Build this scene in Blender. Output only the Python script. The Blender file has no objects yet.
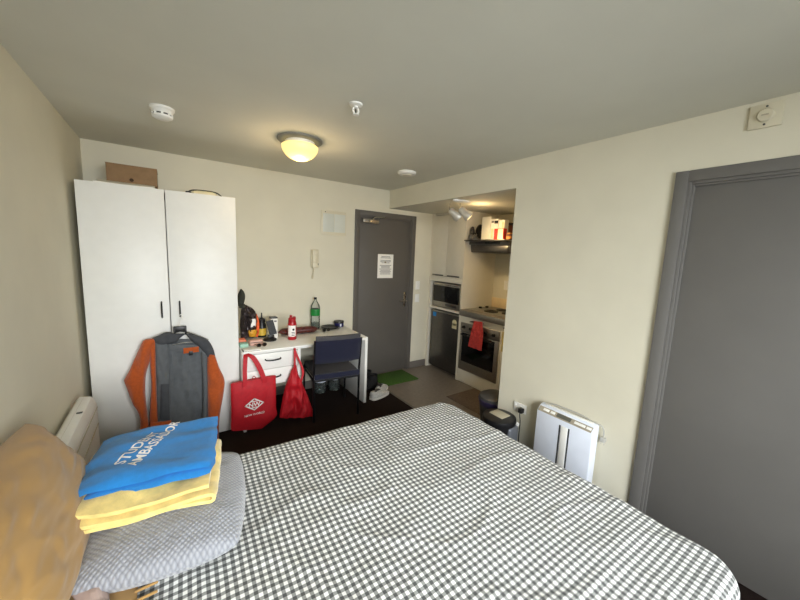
import bpy, bmesh, math, random
from mathutils import Vector, Matrix, noise
random.seed(7)
PI = math.pi
SC = bpy.context.scene
COL = SC.collection

# ------------------------------------------------------------------ camera
CAM = Vector((0.52974148, -3.63333045, 1.61612342))
FPX, CX, CY = 330.16349942, 398.8563, 297.5793
MR = ((0.82257993, -0.56717537, 0.04091887), (-0.04132333, -0.13138904, -0.99046923), (0.56714605, 0.81304921, -0.13151556))
cd = bpy.data.cameras.new('camera'); cam = bpy.data.objects.new('camera', cd); COL.objects.link(cam)
r, d, f = [Vector(v) for v in MR]
m3 = Matrix((r, -d, -f)).transposed()
cam.matrix_world = Matrix.Translation(CAM) @ m3.to_4x4()
cd.sensor_width = 36; cd.lens = FPX * 36 / 800
cd.shift_x = (400 - CX) / 800; cd.shift_y = (CY - 300) / 800
cd.clip_start = 0.02
SC.camera = cam

def ray(u, v):
    return r * ((u - CX) / FPX) + d * ((v - CY) / FPX) + f
def px(u, v, ax, val):
    q = ray(u, v); t = (val - CAM[ax]) / q[ax]
    return CAM + q * t
def poly(pts, y):            # measured outline on a real plane y = const -> (x, z) pairs
    return [(lambda p: (p.x, p.z))(px(u, v, 1, y)) for u, v in pts]

# ------------------------------------------------------------------ materials
def lin(c):
    o = []
    for k in c:
        k = k / 255.0
        o.append(k / 12.92 if k <= 0.04045 else ((k + 0.055) / 1.055) ** 2.4)
    return (o[0], o[1], o[2], 1)
def mat(name, rgb, rough=0.5, metal=0.0, var=0.04, scale=12.0, bump=0.0, bscale=200.0, trans=0.0, emit=0.0, sheen=0.0, spec=0.5, ior=1.45):
    m = bpy.data.materials.new(name); m.use_nodes = True
    nt = m.node_tree; b = nt.nodes['Principled BSDF']
    tc = nt.nodes.new('ShaderNodeTexCoord')
    nz = nt.nodes.new('ShaderNodeTexNoise'); nz.inputs['Scale'].default_value = scale; nz.inputs['Detail'].default_value = 4
    nt.links.new(tc.outputs['Object'], nz.inputs['Vector'])
    rp = nt.nodes.new('ShaderNodeValToRGB')
    c = lin(rgb)
    lo = tuple(max(0, k * (1 - var * 2)) for k in c[:3]) + (1,); hi = tuple(min(1, k * (1 + var * 2)) for k in c[:3]) + (1,)
    rp.color_ramp.elements[0].position = 0.3; rp.color_ramp.elements[1].position = 0.7
    rp.color_ramp.elements[0].color = lo; rp.color_ramp.elements[1].color = hi
    nt.links.new(nz.outputs['Fac'], rp.inputs['Fac']); nt.links.new(rp.outputs['Color'], b.inputs['Base Color'])
    b.inputs['Roughness'].default_value = rough; b.inputs['Metallic'].default_value = metal
    b.inputs['Specular IOR Level'].default_value = spec; b.inputs['IOR'].default_value = ior
    if trans: b.inputs['Transmission Weight'].default_value = trans
    if sheen: b.inputs['Sheen Weight'].default_value = sheen
    if emit:
        b.inputs['Emission Color'].default_value = c; b.inputs['Emission Strength'].default_value = emit
    if bump:
        n2 = nt.nodes.new('ShaderNodeTexNoise'); n2.inputs['Scale'].default_value = bscale; n2.inputs['Detail'].default_value = 3
        nt.links.new(tc.outputs['Object'], n2.inputs['Vector'])
        bp = nt.nodes.new('ShaderNodeBump'); bp.inputs['Strength'].default_value = bump; bp.inputs['Distance'].default_value = 0.004
        nt.links.new(n2.outputs['Fac'], bp.inputs['Height']); nt.links.new(bp.outputs['Normal'], b.inputs['Normal'])
    return m

M = {}
M['wall'] = mat('cream_wall_paint', (215, 210, 191), 0.75, var=0.015, scale=3, bump=0.08, bscale=260)
M['ceil'] = mat('ceiling_paint', (214, 213, 202), 0.85, var=0.012, scale=3, bump=0.06, bscale=220)
M['carpet'] = mat('dark_carpet', (44, 35, 32), 0.98, var=0.28, scale=420, bump=1.0, bscale=600, spec=0.1)
M['vinyl'] = mat('vinyl_floor', (130, 120, 110), 0.42, var=0.05, scale=26)
M['doorgrey'] = mat('grey_door_paint', (108, 106, 103), 0.5, var=0.015, scale=5)
M['doorbrown'] = mat('grey_brown_door_paint', (92, 88, 83), 0.5, var=0.015, scale=5)
M['white'] = mat('white_laminate', (232, 232, 228), 0.4, var=0.01)
M['white2'] = mat('white_plastic', (236, 235, 230), 0.35, var=0.01)
M['cream'] = mat('cream_plastic', (212, 205, 182), 0.4, var=0.01)
M['kwhite'] = mat('kitchen_cupboard_white', (226, 220, 205), 0.4, var=0.01)
M['black'] = mat('black_plastic', (24, 24, 26), 0.4, var=0.03)
M['blackm'] = mat('black_metal', (22, 22, 24), 0.35, metal=0.3, var=0.02)
M['blackg'] = mat('black_glass', (10, 10, 11), 0.12, var=0.02)
M['steel'] = mat('brushed_steel', (165, 160, 152), 0.34, metal=0.9, var=0.05, scale=60)
M['dsteel'] = mat('dark_steel', (98, 95, 92), 0.3, metal=0.85, var=0.04, scale=40)
M['chrome'] = mat('satin_chrome', (190, 188, 184), 0.22, metal=1.0, var=0.02)
M['cardboard'] = mat('cardboard', (142, 114, 84), 0.85, var=0.05, scale=20)
M['cardin'] = mat('cardboard_shadow_slot', (60, 42, 28), 0.9)
M['paper'] = mat('white_paper', (240, 238, 230), 0.8, var=0.01)
M['print'] = mat('grey_print', (120, 118, 122), 0.8)
M['orange'] = mat('orange_fleece', (172, 78, 28), 0.95, var=0.06, scale=60, bump=0.3, bscale=300, sheen=0.3)
M['greycloth'] = mat('grey_lining', (90, 93, 96), 0.9, var=0.05, scale=30, bump=0.2, bscale=250)
M['dgreycloth'] = mat('dark_grey_lining', (66, 68, 72), 0.9, var=0.05, scale=30, bump=0.2, bscale=250)
M['red'] = mat('red_bag_fabric', (178, 18, 32), 0.6, var=0.05, scale=40, bump=0.35, bscale=420)
M['whiteink'] = mat('white_print', (240, 238, 234), 0.6)
M['navy'] = mat('navy_upholstery', (17, 20, 44), 0.95, var=0.10, scale=120, bump=0.3, bscale=500, sheen=0.3)
M['chairgrey'] = mat('grey_vinyl_seat', (66, 65, 68), 0.6, var=0.05)
M['green'] = mat('green_label', (22, 128, 52), 0.5, var=0.05)
M['lampgrey'] = mat('pale_grey_lamp_metal', (196, 192, 182), 0.35, metal=0.3, var=0.02)
M['paneldoor'] = mat('grey_white_panel_door', (206, 209, 200), 0.4, var=0.01)
M['blue'] = mat('blue_shirt_cotton', (30, 124, 196), 0.95, var=0.04, scale=60, bump=0.3, bscale=420, sheen=0.2)
M['yellow'] = mat('yellow_blanket', (230, 206, 128), 0.95, var=0.10, scale=22, bump=0.5, bscale=160, sheen=0.4)
M['mustard'] = mat('mustard_linen', (164, 128, 74), 0.92, var=0.02, scale=6, bump=0.12, bscale=420, sheen=0.2)
M['pinkgrey'] = mat('pink_grey_cloth', (190, 168, 160), 0.95, var=0.06, bump=0.3)
M['matgreen'] = mat('green_doormat', (66, 100, 34), 0.98, var=0.2, scale=300, bump=1.0, bscale=500)
M['brownmat'] = mat('brown_mat', (104, 88, 76), 0.8, var=0.10, scale=40)
M['sneaker'] = mat('grey_white_shoe', (198, 198, 196), 0.7, var=0.10, scale=40)
M['shoeblack'] = mat('black_shoe', (22, 22, 24), 0.8, var=0.1)
M['stone'] = mat('benchtop', (126, 118, 106), 0.35, var=0.10, scale=80)
M['tile'] = mat('beige_splashback', (226, 206, 166), 0.4, var=0.03)
M['redtowel'] = mat('red_tea_towel', (186, 62, 60), 0.95, var=0.08, scale=60, bump=0.5, bscale=250)
M['yellowcloth'] = mat('yellow_dish_cloth', (206, 188, 116), 0.95, var=0.06)
M['redbox'] = mat('red_carton', (214, 48, 36), 0.6, var=0.03)
M['brownjar'] = mat('brown_jar', (88, 44, 26), 0.3, var=0.08)
M['amber'] = mat('amber_contents', (190, 130, 60), 0.5, var=0.1)
M['purple'] = mat('purple_bin_liner', (52, 46, 78), 0.4, var=0.08)
M['lidgrey'] = mat('dark_grey_bin_lid', (66, 66, 66), 0.4)
M['silver'] = mat('silver_bin_panel', (128, 132, 140), 0.35, metal=0.5)
M['panelbeige'] = mat('beige_panel', (176, 168, 146), 0.4, var=0.02)
M['ivory'] = mat('taupe_control_panel', (158, 150, 132), 0.45, var=0.02)
M['dehum'] = mat('dehumidifier_white', (226, 232, 244), 0.35, var=0.01)
M['lcd'] = mat('lcd_display', (92, 92, 84), 0.3)
M['ledring'] = mat('grey_lamp_base', (140, 138, 130), 0.5, metal=0.2)
M['base'] = mat('bed_base_fabric', (70, 68, 66), 0.9, var=0.05)
M['mattress'] = mat('mattress_ticking', (220, 218, 210), 0.9)
M['skirt'] = mat('grey_skirting', (112, 106, 100), 0.55, var=0.01)
M['sticker'] = mat('blue_sticker', (40, 130, 200), 0.5)
M['stickery'] = mat('energy_sticker', (232, 220, 180), 0.6)
M['snack'] = mat('snack_bag_foil', (58, 50, 50), 0.3, metal=0.3, var=0.6, scale=45)  # strong light-dark streaks paint the foil's reflections into its colour
M['oranger'] = mat('orange_print', (226, 92, 40), 0.5, var=0.15, scale=50)
M['gold'] = mat('golden_print', (206, 150, 40), 0.5, var=0.15, scale=50)
M['olive'] = mat('dark_olive_cloth', (54, 56, 48), 0.95, var=0.08)
M['redplastic'] = mat('red_plastic', (166, 22, 32), 0.35, var=0.03)
M['pinkish'] = mat('pink_pouch', (220, 176, 160), 0.6, var=0.05)
M['peach'] = mat('peach_case', (226, 130, 100), 0.6, var=0.04)
M['mint'] = mat('mint_case', (160, 204, 186), 0.6, var=0.04)
M['tort'] = mat('tortoise_frame', (84, 58, 38), 0.3, var=0.2, scale=60)
M['wrap'] = mat('dark_red_packet', (84, 36, 34), 0.35, var=0.35, scale=40)
M['navytin'] = mat('navy_tin', (40, 38, 92), 0.35, var=0.05)
M['deskedge'] = mat('desk_laminate', (238, 237, 232), 0.3, var=0.01)
M['yellowlab'] = mat('yellow_label', (222, 186, 70), 0.5, var=0.05)
M['rubberg'] = mat('grey_cord', (176, 174, 166), 0.5)

def emissive_shade():
    m = mat('lit_glass_shade', (255, 226, 140), 0.35, var=0.0)
    b = m.node_tree.nodes['Principled BSDF']
    b.inputs['Emission Color'].default_value = (1.0, 0.80, 0.30, 1); b.inputs['Emission Strength'].default_value = 0.95
    return m
M['shade'] = emissive_shade()
M['bulb'] = mat('warm_bulb', (255, 220, 150), 0.3, emit=5)

def gingham():
    m = bpy.data.materials.new('grey_white_gingham'); m.use_nodes = True
    nt = m.node_tree; b = nt.nodes['Principled BSDF']; N = nt.nodes.new; L = nt.links.new
    uv = N('ShaderNodeUVMap'); sp = N('ShaderNodeSeparateXYZ'); L(uv.outputs['UV'], sp.inputs[0])
    def stripe(out):
        a = N('ShaderNodeMath'); a.operation = 'MULTIPLY'; a.inputs[1].default_value = 1.0 / GPER; L(out, a.inputs[0])
        fr = N('ShaderNodeMath'); fr.operation = 'FRACT'; L(a.outputs[0], fr.inputs[0])
        pp = N('ShaderNodeMath'); pp.operation = 'PINGPONG'; pp.inputs[1].default_value = 0.5; L(fr.outputs[0], pp.inputs[0])
        s = N('ShaderNodeMapRange'); s.inputs['From Min'].default_value = 0.235; s.inputs['From Max'].default_value = 0.275; L(pp.outputs[0], s.inputs['Value'])
        return s.outputs[0]
    ad = N('ShaderNodeMath'); ad.operation = 'ADD'; L(stripe(sp.outputs[0]), ad.inputs[0]); L(stripe(sp.outputs[1]), ad.inputs[1])
    hf = N('ShaderNodeMath'); hf.operation = 'MULTIPLY'; hf.inputs[1].default_value = 0.5; L(ad.outputs[0], hf.inputs[0])
    rp = N('ShaderNodeValToRGB'); rp.color_ramp.interpolation = 'LINEAR'
    rp.color_ramp.elements[0].color = lin((238, 239, 236)); rp.color_ramp.elements[1].color = lin((78, 80, 79))
    e = rp.color_ramp.elements.new(0.5); e.color = lin((146, 148, 146))
    L(hf.outputs[0], rp.inputs[0]); L(rp.outputs[0], b.inputs['Base Color'])
    b.inputs['Roughness'].default_value = 0.9; b.inputs['Sheen Weight'].default_value = 0.15; b.inputs['Specular IOR Level'].default_value = 0.2
    tc = N('ShaderNodeTexCoord'); nz = N('ShaderNodeTexNoise'); nz.inputs['Scale'].default_value = 700; L(tc.outputs['Object'], nz.inputs['Vector'])
    bp = N('ShaderNodeBump'); bp.inputs['Strength'].default_value = 0.15; bp.inputs['Distance'].default_value = 0.002
    L(nz.outputs['Fac'], bp.inputs['Height']); L(bp.outputs[0], b.inputs['Normal'])
    return m
GPER = 0.0245
M['gingham'] = gingham()

def waffle():
    m = bpy.data.materials.new('grey_waffle_fleece'); m.use_nodes = True
    nt = m.node_tree; b = nt.nodes['Principled BSDF']; N = nt.nodes.new; L = nt.links.new
    uv = N('ShaderNodeUVMap'); mp = N('ShaderNodeMapping'); mp.inputs['Rotation'].default_value = (0, 0, 0.78); mp.inputs['Scale'].default_value = (1, 1, 1); L(uv.outputs['UV'], mp.inputs[0])
    vo = N('ShaderNodeTexVoronoi'); vo.inputs['Scale'].default_value = 82; vo.inputs['Randomness'].default_value = 0.15; L(mp.outputs[0], vo.inputs['Vector'])
    rp = N('ShaderNodeValToRGB'); rp.color_ramp.elements[0].color = lin((158, 160, 166)); rp.color_ramp.elements[1].color = lin((118, 120, 128))
    rp.color_ramp.elements[0].position = 0.2; rp.color_ramp.elements[1].position = 0.75
    L(vo.outputs['Distance'], rp.inputs[0]); L(rp.outputs[0], b.inputs['Base Color'])
    inv = N('ShaderNodeMath'); inv.operation = 'SUBTRACT'; inv.inputs[0].default_value = 1; L(vo.outputs['Distance'], inv.inputs[1])
    bp = N('ShaderNodeBump'); bp.inputs['Strength'].default_value = 0.9; bp.inputs['Distance'].default_value = 0.006
    L(inv.outputs[0], bp.inputs['Height']); L(bp.outputs[0], b.inputs['Normal'])
    b.inputs['Roughness'].default_value = 0.95; b.inputs['Sheen Weight'].default_value = 0.4
    return m
M['waffle'] = waffle()

def pane_mat():
    m = bpy.data.materials.new('window_glass'); m.use_nodes = True
    nt = m.node_tree; nt.nodes.remove(nt.nodes['Principled BSDF'])
    t = nt.nodes.new('ShaderNodeBsdfTransparent'); g = nt.nodes.new('ShaderNodeBsdfGlossy'); g.inputs['Roughness'].default_value = 0.02
    x = nt.nodes.new('ShaderNodeMixShader'); x.inputs[0].default_value = 0.06
    nt.links.new(t.outputs[0], x.inputs[1]); nt.links.new(g.outputs[0], x.inputs[2]); nt.links.new(x.outputs[0], nt.nodes['Material Output'].inputs[0])
    return m
M['pane'] = pane_mat()
def thin_clear(name, tint, dif, gl):
    m = bpy.data.materials.new(name); m.use_nodes = True
    nt = m.node_tree; nt.nodes.remove(nt.nodes['Principled BSDF'])
    t = nt.nodes.new('ShaderNodeBsdfTransparent'); t.inputs[0].default_value = lin(tint)
    g = nt.nodes.new('ShaderNodeBsdfGlossy'); g.inputs['Roughness'].default_value = 0.08
    d_ = nt.nodes.new('ShaderNodeBsdfDiffuse'); d_.inputs[0].default_value = lin((235, 240, 238))
    a_ = nt.nodes.new('ShaderNodeMixShader'); a_.inputs[0].default_value = dif
    nt.links.new(t.outputs[0], a_.inputs[1]); nt.links.new(d_.outputs[0], a_.inputs[2])
    b_ = nt.nodes.new('ShaderNodeMixShader'); fz = nt.nodes.new('ShaderNodeLayerWeight'); fz.inputs[0].default_value = gl
    nt.links.new(fz.outputs['Fresnel'], b_.inputs[0]); nt.links.new(a_.outputs[0], b_.inputs[1]); nt.links.new(g.outputs[0], b_.inputs[2])
    nt.links.new(b_.outputs[0], nt.nodes['Material Output'].inputs[0]); return m
M['clear'] = thin_clear('clear_plastic', (246, 249, 248), 0.05, 0.22)
M['water'] = thin_clear('water', (225, 236, 234), 0.03, 0.15)

# ------------------------------------------------------------------ object helpers
WORLD = {}
def thing(name, label, cat, loc=(0, 0, 0), rotz=0.0, group=None):
    o = bpy.data.objects.new(name, None); COL.objects.link(o)
    o.location = loc; o.rotation_euler = (0, 0, rotz); o.empty_display_size = 0.05
    o['label'] = label; o['category'] = cat
    if group: o['group'] = group
    return o
def tag(o, label, cat, group=None):
    o['label'] = label; o['category'] = cat
    if group: o['group'] = group
    return o
def link(name, me, mats, parent=None, local=False, smooth=40):
    o = bpy.data.objects.new(name, me); COL.objects.link(o)
    for m_ in (mats if isinstance(mats, (list, tuple)) else [mats]):
        me.materials.append(M[m_])
    if smooth:
        for p in me.polygons: p.use_smooth = True
        me.set_sharp_from_angle(angle=math.radians(smooth))
    if parent:
        o.parent = parent
        if not local and parent.type == 'EMPTY':
            o.matrix_parent_inverse = (Matrix.Translation(parent.location) @ parent.rotation_euler.to_matrix().to_4x4()).inverted()
    return o
def obj(name, bm, mats, parent=None, local=False, smooth=40):
    bmesh.ops.recalc_face_normals(bm, faces=bm.faces)
    me = bpy.data.meshes.new(name); bm.to_mesh(me); bm.free()
    return link(name, me, mats, parent, local, smooth)
def struct(name, bm, mats, parent=None, smooth=0):
    o = obj(name, bm, mats, parent, smooth=smooth)
    if not parent: o['kind'] = 'structure'
    return o
def B(): return bmesh.new()
def box(bm, lo, hi, bev=0.0, seg=2, mi=0, rot=None):
    lo = Vector(lo); hi = Vector(hi); c = (lo + hi) / 2; s = hi - lo
    g = bmesh.ops.create_cube(bm, size=1.0)
    vs = g['verts']
    for v in vs: v.co = Vector((v.co.x * s.x, v.co.y * s.y, v.co.z * s.z))
    fs = list({f_ for v in vs for f_ in v.link_faces})
    for f_ in fs: f_.material_index = mi
    if bev > 0:
        es = list({e for v in vs for e in v.link_edges})
        res = bmesh.ops.bevel(bm, geom=es, offset=bev, segments=seg, affect='EDGES', profile=0.5)
        vs = list({v for f_ in res['faces'] for v in f_.verts} | {v for v in vs if v.is_valid})
        for f_ in {q for v in vs for q in v.link_faces}: f_.material_index = mi
    for v in vs:
        v.co = (rot @ v.co if rot else v.co) + c
    return bm
def prism(bm, pts, vec, bev=0.0, mi=0):
    """closed polygon of 3D points extruded along vec"""
    vs = [bm.verts.new(p) for p in pts]; f0 = bm.faces.new(vs)
    ex = bmesh.ops.extrude_face_region(bm, geom=[f0])
    nv = [g for g in ex['geom'] if isinstance(g, bmesh.types.BMVert)]
    bmesh.ops.translate(bm, verts=nv, vec=Vector(vec))
    allv = vs + nv
    for f_ in {q for v in allv for q in v.link_faces}: f_.material_index = mi
    if bev:
        es = list({e for v in allv for e in v.link_edges})
        bmesh.ops.bevel(bm, geom=es, offset=bev, segments=2, affect='EDGES', profile=0.5)
    return bm
def frame_of(t):
    t = t.normalized(); up = Vector((0, 0, 1)) if abs(t.z) < 0.95 else Vector((1, 0, 0))
    a = t.cross(up).normalized(); return a, t.cross(a).normalized()
def smooth_path(pts, n=6):
    pts = [Vector(p) for p in pts]
    if len(pts) < 3: return pts
    out = []
    for i in range(len(pts) - 1):
        p0 = pts[max(i - 1, 0)]; p1 = pts[i]; p2 = pts[i + 1]; p3 = pts[min(i + 2, len(pts) - 1)]
        for k in range(n):
            t = k / n
            out.append(0.5 * ((2 * p1) + (p2 - p0) * t + (2 * p0 - 5 * p1 + 4 * p2 - p3) * t * t + (3 * p1 - p0 - 3 * p2 + p3) * t ** 3))
    out.append(pts[-1]); return out
def tube(bm, pts, rad, seg=10, sm=0, flat=None, mi=0):
    """tube along points; rad number or list; flat=(w,h) sweeps an ellipse-like ribbon"""
    pts = smooth_path(pts, sm) if sm else [Vector(p) for p in pts]
    rings = []; n = len(pts); pa = None
    for i, p in enumerate(pts):
        t = pts[min(i + 1, n - 1)] - pts[max(i - 1, 0)]
        a, b_ = frame_of(t)
        if pa is not None:
            a = (pa - t.normalized() * pa.dot(t.normalized())).normalized(); b_ = t.normalized().cross(a)
        pa = a
        rr = rad[min(int(i * len(rad) / n), len(rad) - 1)] if isinstance(rad, (list, tuple)) else rad
        w, h = flat if flat else (rr, rr)
        rings.append([bm.verts.new(p + a * (math.cos(2 * PI * k / seg) * w) + b_ * (math.sin(2 * PI * k / seg) * h)) for k in range(seg)])
    for i in range(n - 1):
        for k in range(seg):
            bm.faces.new((rings[i][k], rings[i][(k + 1) % seg], rings[i + 1][(k + 1) % seg], rings[i + 1][k])).material_index = mi
    bm.faces.new(list(reversed(rings[0]))).material_index = mi; bm.faces.new(rings[-1]).material_index = mi
    return bm
def ribbon(bm, pts, wvec, thick, sm=8, mi=0):
    """flat strap: width vector fixed, thin in the other direction"""
    pts = smooth_path(pts, sm); n = len(pts); w = Vector(wvec); rings = []
    for i, p in enumerate(pts):
        t = (pts[min(i + 1, n - 1)] - pts[max(i - 1, 0)]).normalized()
        nn = t.cross(w).normalized() * thick / 2
        rings.append([bm.verts.new(p + w / 2 + nn), bm.verts.new(p - w / 2 + nn), bm.verts.new(p - w / 2 - nn), bm.verts.new(p + w / 2 - nn)])
    for i in range(n - 1):
        for k in range(4):
            bm.faces.new((rings[i][k], rings[i][(k + 1) % 4], rings[i + 1][(k + 1) % 4], rings[i + 1][k])).material_index = mi
    bm.faces.new(rings[0]); bm.faces.new(rings[-1]); return bm
def lathe(bm, prof, c=(0, 0, 0), seg=28, axis='z', mi=0, sx=1.0, sy=1.0):
    """prof: (radius, height) list revolved round axis through c"""
    c = Vector(c); rings = []
    for (rr, h) in prof:
        ring = []
        for k in range(seg):
            a = 2 * PI * k / seg; x, y = math.cos(a) * rr * sx, math.sin(a) * rr * sy
            p = {'z': Vector((x, y, h)), 'y': Vector((x, h, y)), 'x': Vector((h, x, y))}[axis]
            ring.append(bm.verts.new(c + p))
        rings.append(ring)
    for i in range(len(rings) - 1):
        for k in range(seg):
            bm.faces.new((rings[i][k], rings[i][(k + 1) % seg], rings[i + 1][(k + 1) % seg], rings[i + 1][k])).material_index = mi
    if prof[0][0] > 1e-5: bm.faces.new(rings[0]).material_index = mi
    if prof[-1][0] > 1e-5: bm.faces.new(rings[-1]).material_index = mi
    bmesh.ops.remove_doubles(bm, verts=[v for rg in rings for v in rg], dist=1e-6)
    return bm
def resample(ch, n):
    ch = smooth_path([Vector((a, b_, 0)) for a, b_ in ch], 6)
    L = [0]
    for i in range(1, len(ch)): L.append(L[-1] + (ch[i] - ch[i - 1]).length)
    out = []
    for k in range(n):
        t = L[-1] * k / (n - 1); i = 1
        while i < len(L) - 1 and L[i] < t: i += 1
        q = (t - L[i - 1]) / max(L[i] - L[i - 1], 1e-9)
        out.append(ch[i - 1].lerp(ch[i], q))
    return out
def puff(bm, left, right, y, front, back, rows=24, cols=12, wr=0.0, ws=14.0, seed=0.0, flatness=0.5, mi=0):
    """closed cloth body between two side chains of (x, z) points on the plane y; bulges toward the room (-y)"""
    A = resample(left, rows); C_ = resample(right, rows); F = []; K = []
    for i in range(rows):
        e = math.sin(PI * min(max(i / (rows - 1), 0.04), 0.96)) ** 0.35
        rf = []; rb = []
        for j in range(cols + 1):
            s = j / cols; x = A[i].x + (C_[i].x - A[i].x) * s; z = A[i].y + (C_[i].y - A[i].y) * s
            h = max(0.0, 1 - (2 * s - 1) ** 2) ** flatness * e
            w = wr * noise.noise(Vector((x * ws, z * ws * 0.45, seed))) * min(1, h * 1.5)
            rf.append(bm.verts.new((x, y - front * h + w, z)))
            rb.append(bm.verts.new((x, y + back * h, z)) if 0 < j < cols else rf[-1])
        F.append(rf); K.append(rb)
    for i in range(rows - 1):
        for j in range(cols):
            bm.faces.new((F[i][j], F[i][j + 1], F[i + 1][j + 1], F[i + 1][j])).material_index = mi
            q = [K[i][j], K[i + 1][j], K[i + 1][j + 1], K[i][j + 1]]
            bm.faces.new(q).material_index = mi
    for X in (0, rows - 1):
        lp = F[X] + list(reversed(K[X][1:-1]))
        try: bm.faces.new(lp).material_index = mi
        except ValueError: pass
    return bm
def text_bm(s, size, fn, depth=0.0006, sub=0, bold=0.0):
    cu = bpy.data.curves.new('t', 'FONT'); cu.body = s; cu.size = size; cu.align_x = 'LEFT'; cu.resolution_u = 3; cu.offset = bold
    o = bpy.data.objects.new('t', cu); COL.objects.link(o)
    bpy.context.view_layer.update()
    me = bpy.data.meshes.new_from_object(o.evaluated_get(bpy.context.evaluated_depsgraph_get()))
    bpy.data.objects.remove(o); bpy.data.curves.remove(cu)
    bm = B(); bm.from_mesh(me); bpy.data.meshes.remove(me)
    bmesh.ops.triangulate(bm, faces=bm.faces)
    if sub: bmesh.ops.subdivide_edges(bm, edges=[e for e in bm.edges if e.calc_length() > size * 0.12], cuts=sub, use_grid_fill=True); bmesh.ops.triangulate(bm, faces=bm.faces)
    for v in bm.verts: v.co = Vector(fn(v.co.x, v.co.y))
    return bm
def text_w(s, size):
    bm = text_bm(s, size, lambda a, b_: (a, b_, 0)); w = max(v.co.x for v in bm.verts); bm.free(); return w
def dup(root, loc, rotz, label=None):
    q = root.copy(); COL.objects.link(q); q.location = loc; q.rotation_euler = (0, 0, rotz)
    if label: q['label'] = label
    for ch in list(root.children):
        c = ch.copy(); COL.objects.link(c); c.parent = q
        for g in ch.children:
            e = g.copy(); COL.objects.link(e); e.parent = c
    return q

# ------------------------------------------------------------------ room
W, H, YA, KB, YF, HS = 2.86, 2.40, -1.887, 4.177, -4.75, 2.181
D1, D2, DZ = 2.376, 3.292, 2.122          # entry door outer frame
bm = B()
def quad(bm, a, b_, c, d_, mi): 
    f_ = bm.faces.new([bm.verts.new(p) for p in (a, b_, c, d_)]); f_.material_index = mi
VX = 2.60
box(bm, (-0.1, YF - 0.1, -0.12), (VX, 0.1, 0), mi=0)
box(bm, (VX, YF - 0.1, -0.12), (W + 0.1, YA, 0), mi=0)
box(bm, (VX, YA, -0.12), (KB + 0.1, 0.1, 0), mi=1)
struct('floor', bm, ['carpet', 'vinyl'])
bm = B(); box(bm, (VX - 0.012, YA, 0.0), (VX + 0.012, 0, 0.004)); struct('trim_1', bm, 'skirt')
bm = B(); box(bm, (-0.1, YF - 0.1, H), (W + 0.1, 0.1, H + 0.1)); struct('ceiling', bm, 'ceil')
bm = B(); box(bm, (-0.1, YF - 0.1, 0), (0, 0.1, H)); struct('wall_left', bm, 'wall')
bm = B()
box(bm, (0, 0, 0), (D1 + 0.03, 0.1, H)); box(bm, (D2 - 0.03, 0, 0), (KB + 0.1, 0.1, H)); box(bm, (D1 + 0.03, 0, DZ - 0.03), (D2 - 0.03, 0.1, H))
struct('wall_back', bm, 'wall')
BY0, BY1 = -2.932, -3.90                   # bathroom door outer frame
bm = B()
box(bm, (W, BY0 - 0.03, 0), (W + 0.1, YA, H)); box(bm, (W, YF, 0), (W + 0.1, BY1 + 0.03, H)); box(bm, (W, BY1 + 0.03, DZ - 0.03), (W + 0.1, BY0 - 0.03, H))
struct('wall_right', bm, 'wall')
bm = B(); box(bm, (W + 0.1, YA - 0.1, 0), (KB + 0.1, YA, H)); struct('wall_kitchen_near', bm, 'wall')
bm = B(); box(bm, (KB, YA, 0), (KB + 0.1, 0, HS)); struct('wall_kitchen', bm, 'wall')
bm = B(); box(bm, (W, YA, HS), (KB + 0.1, 0, H))
for f_ in bm.faces:
    if f_.calc_center_median().z < HS + 0.01: f_.material_index = 1
struct('wall_soffit', bm, ['wall', 'ceil'])
# window wall behind the viewpoint
wx0, wx1, wz0, wz1 = 0.12, 2.1, 0.6, 2.2
bm = B()
box(bm, (-0.1, YF - 0.1, 0), (wx0, YF, H)); box(bm, (wx1, YF - 0.1, 0), (W + 0.1, YF, H))
box(bm, (wx0, YF - 0.1, 0), (wx1, YF, wz0)); box(bm, (wx0, YF - 0.1, wz1), (wx1, YF, H))
struct('wall_front', bm, 'wall')
bm = B(); fw = 0.05
for lo, hi in (((wx0, wz0), (wx0 + fw, wz1)), ((wx1 - fw, wz0), (wx1, wz1)), ((wx0 + fw, wz0), (wx1 - fw, wz0 + fw)), ((wx0 + fw, wz1 - fw), (wx1 - fw, wz1)), ((1.08, wz0 + fw), (1.14, wz1 - fw))):
    box(bm, (lo[0], YF - 0.08, lo[1]), (hi[0], YF - 0.02, hi[1]), 0.004)
win = struct('window_1', bm, 'white')
bm = B(); box(bm, (wx0 + fw, YF - 0.055, wz0 + fw), (1.08, YF - 0.049, wz1 - fw)); obj('pane', bm, 'pane', win)
bm = B(); box(bm, (1.14, YF - 0.055, wz0 + fw), (wx1 - fw, YF - 0.049, wz1 - fw)); obj('pane', bm, 'pane', win)
# skirtings
bm = B(); box(bm, (1.0, -0.012, 0), (D1, 0, 0.095), 0.002); box(bm, (D2, -0.012, 0), (3.575, 0, 0.095), 0.002); struct('baseboard_back', bm, 'skirt')
bm = B(); box(bm, (W - 0.012, BY0, 0), (W, YA, 0.095), 0.002); box(bm, (W - 0.012, YF, 0), (W, BY1, 0.095), 0.002); struct('baseboard_right', bm, 'skirt')
bm = B(); box(bm, (0, YF, 0), (0.012, 0, 0.095), 0.002); struct('baseboard_left', bm, 'skirt')

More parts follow.
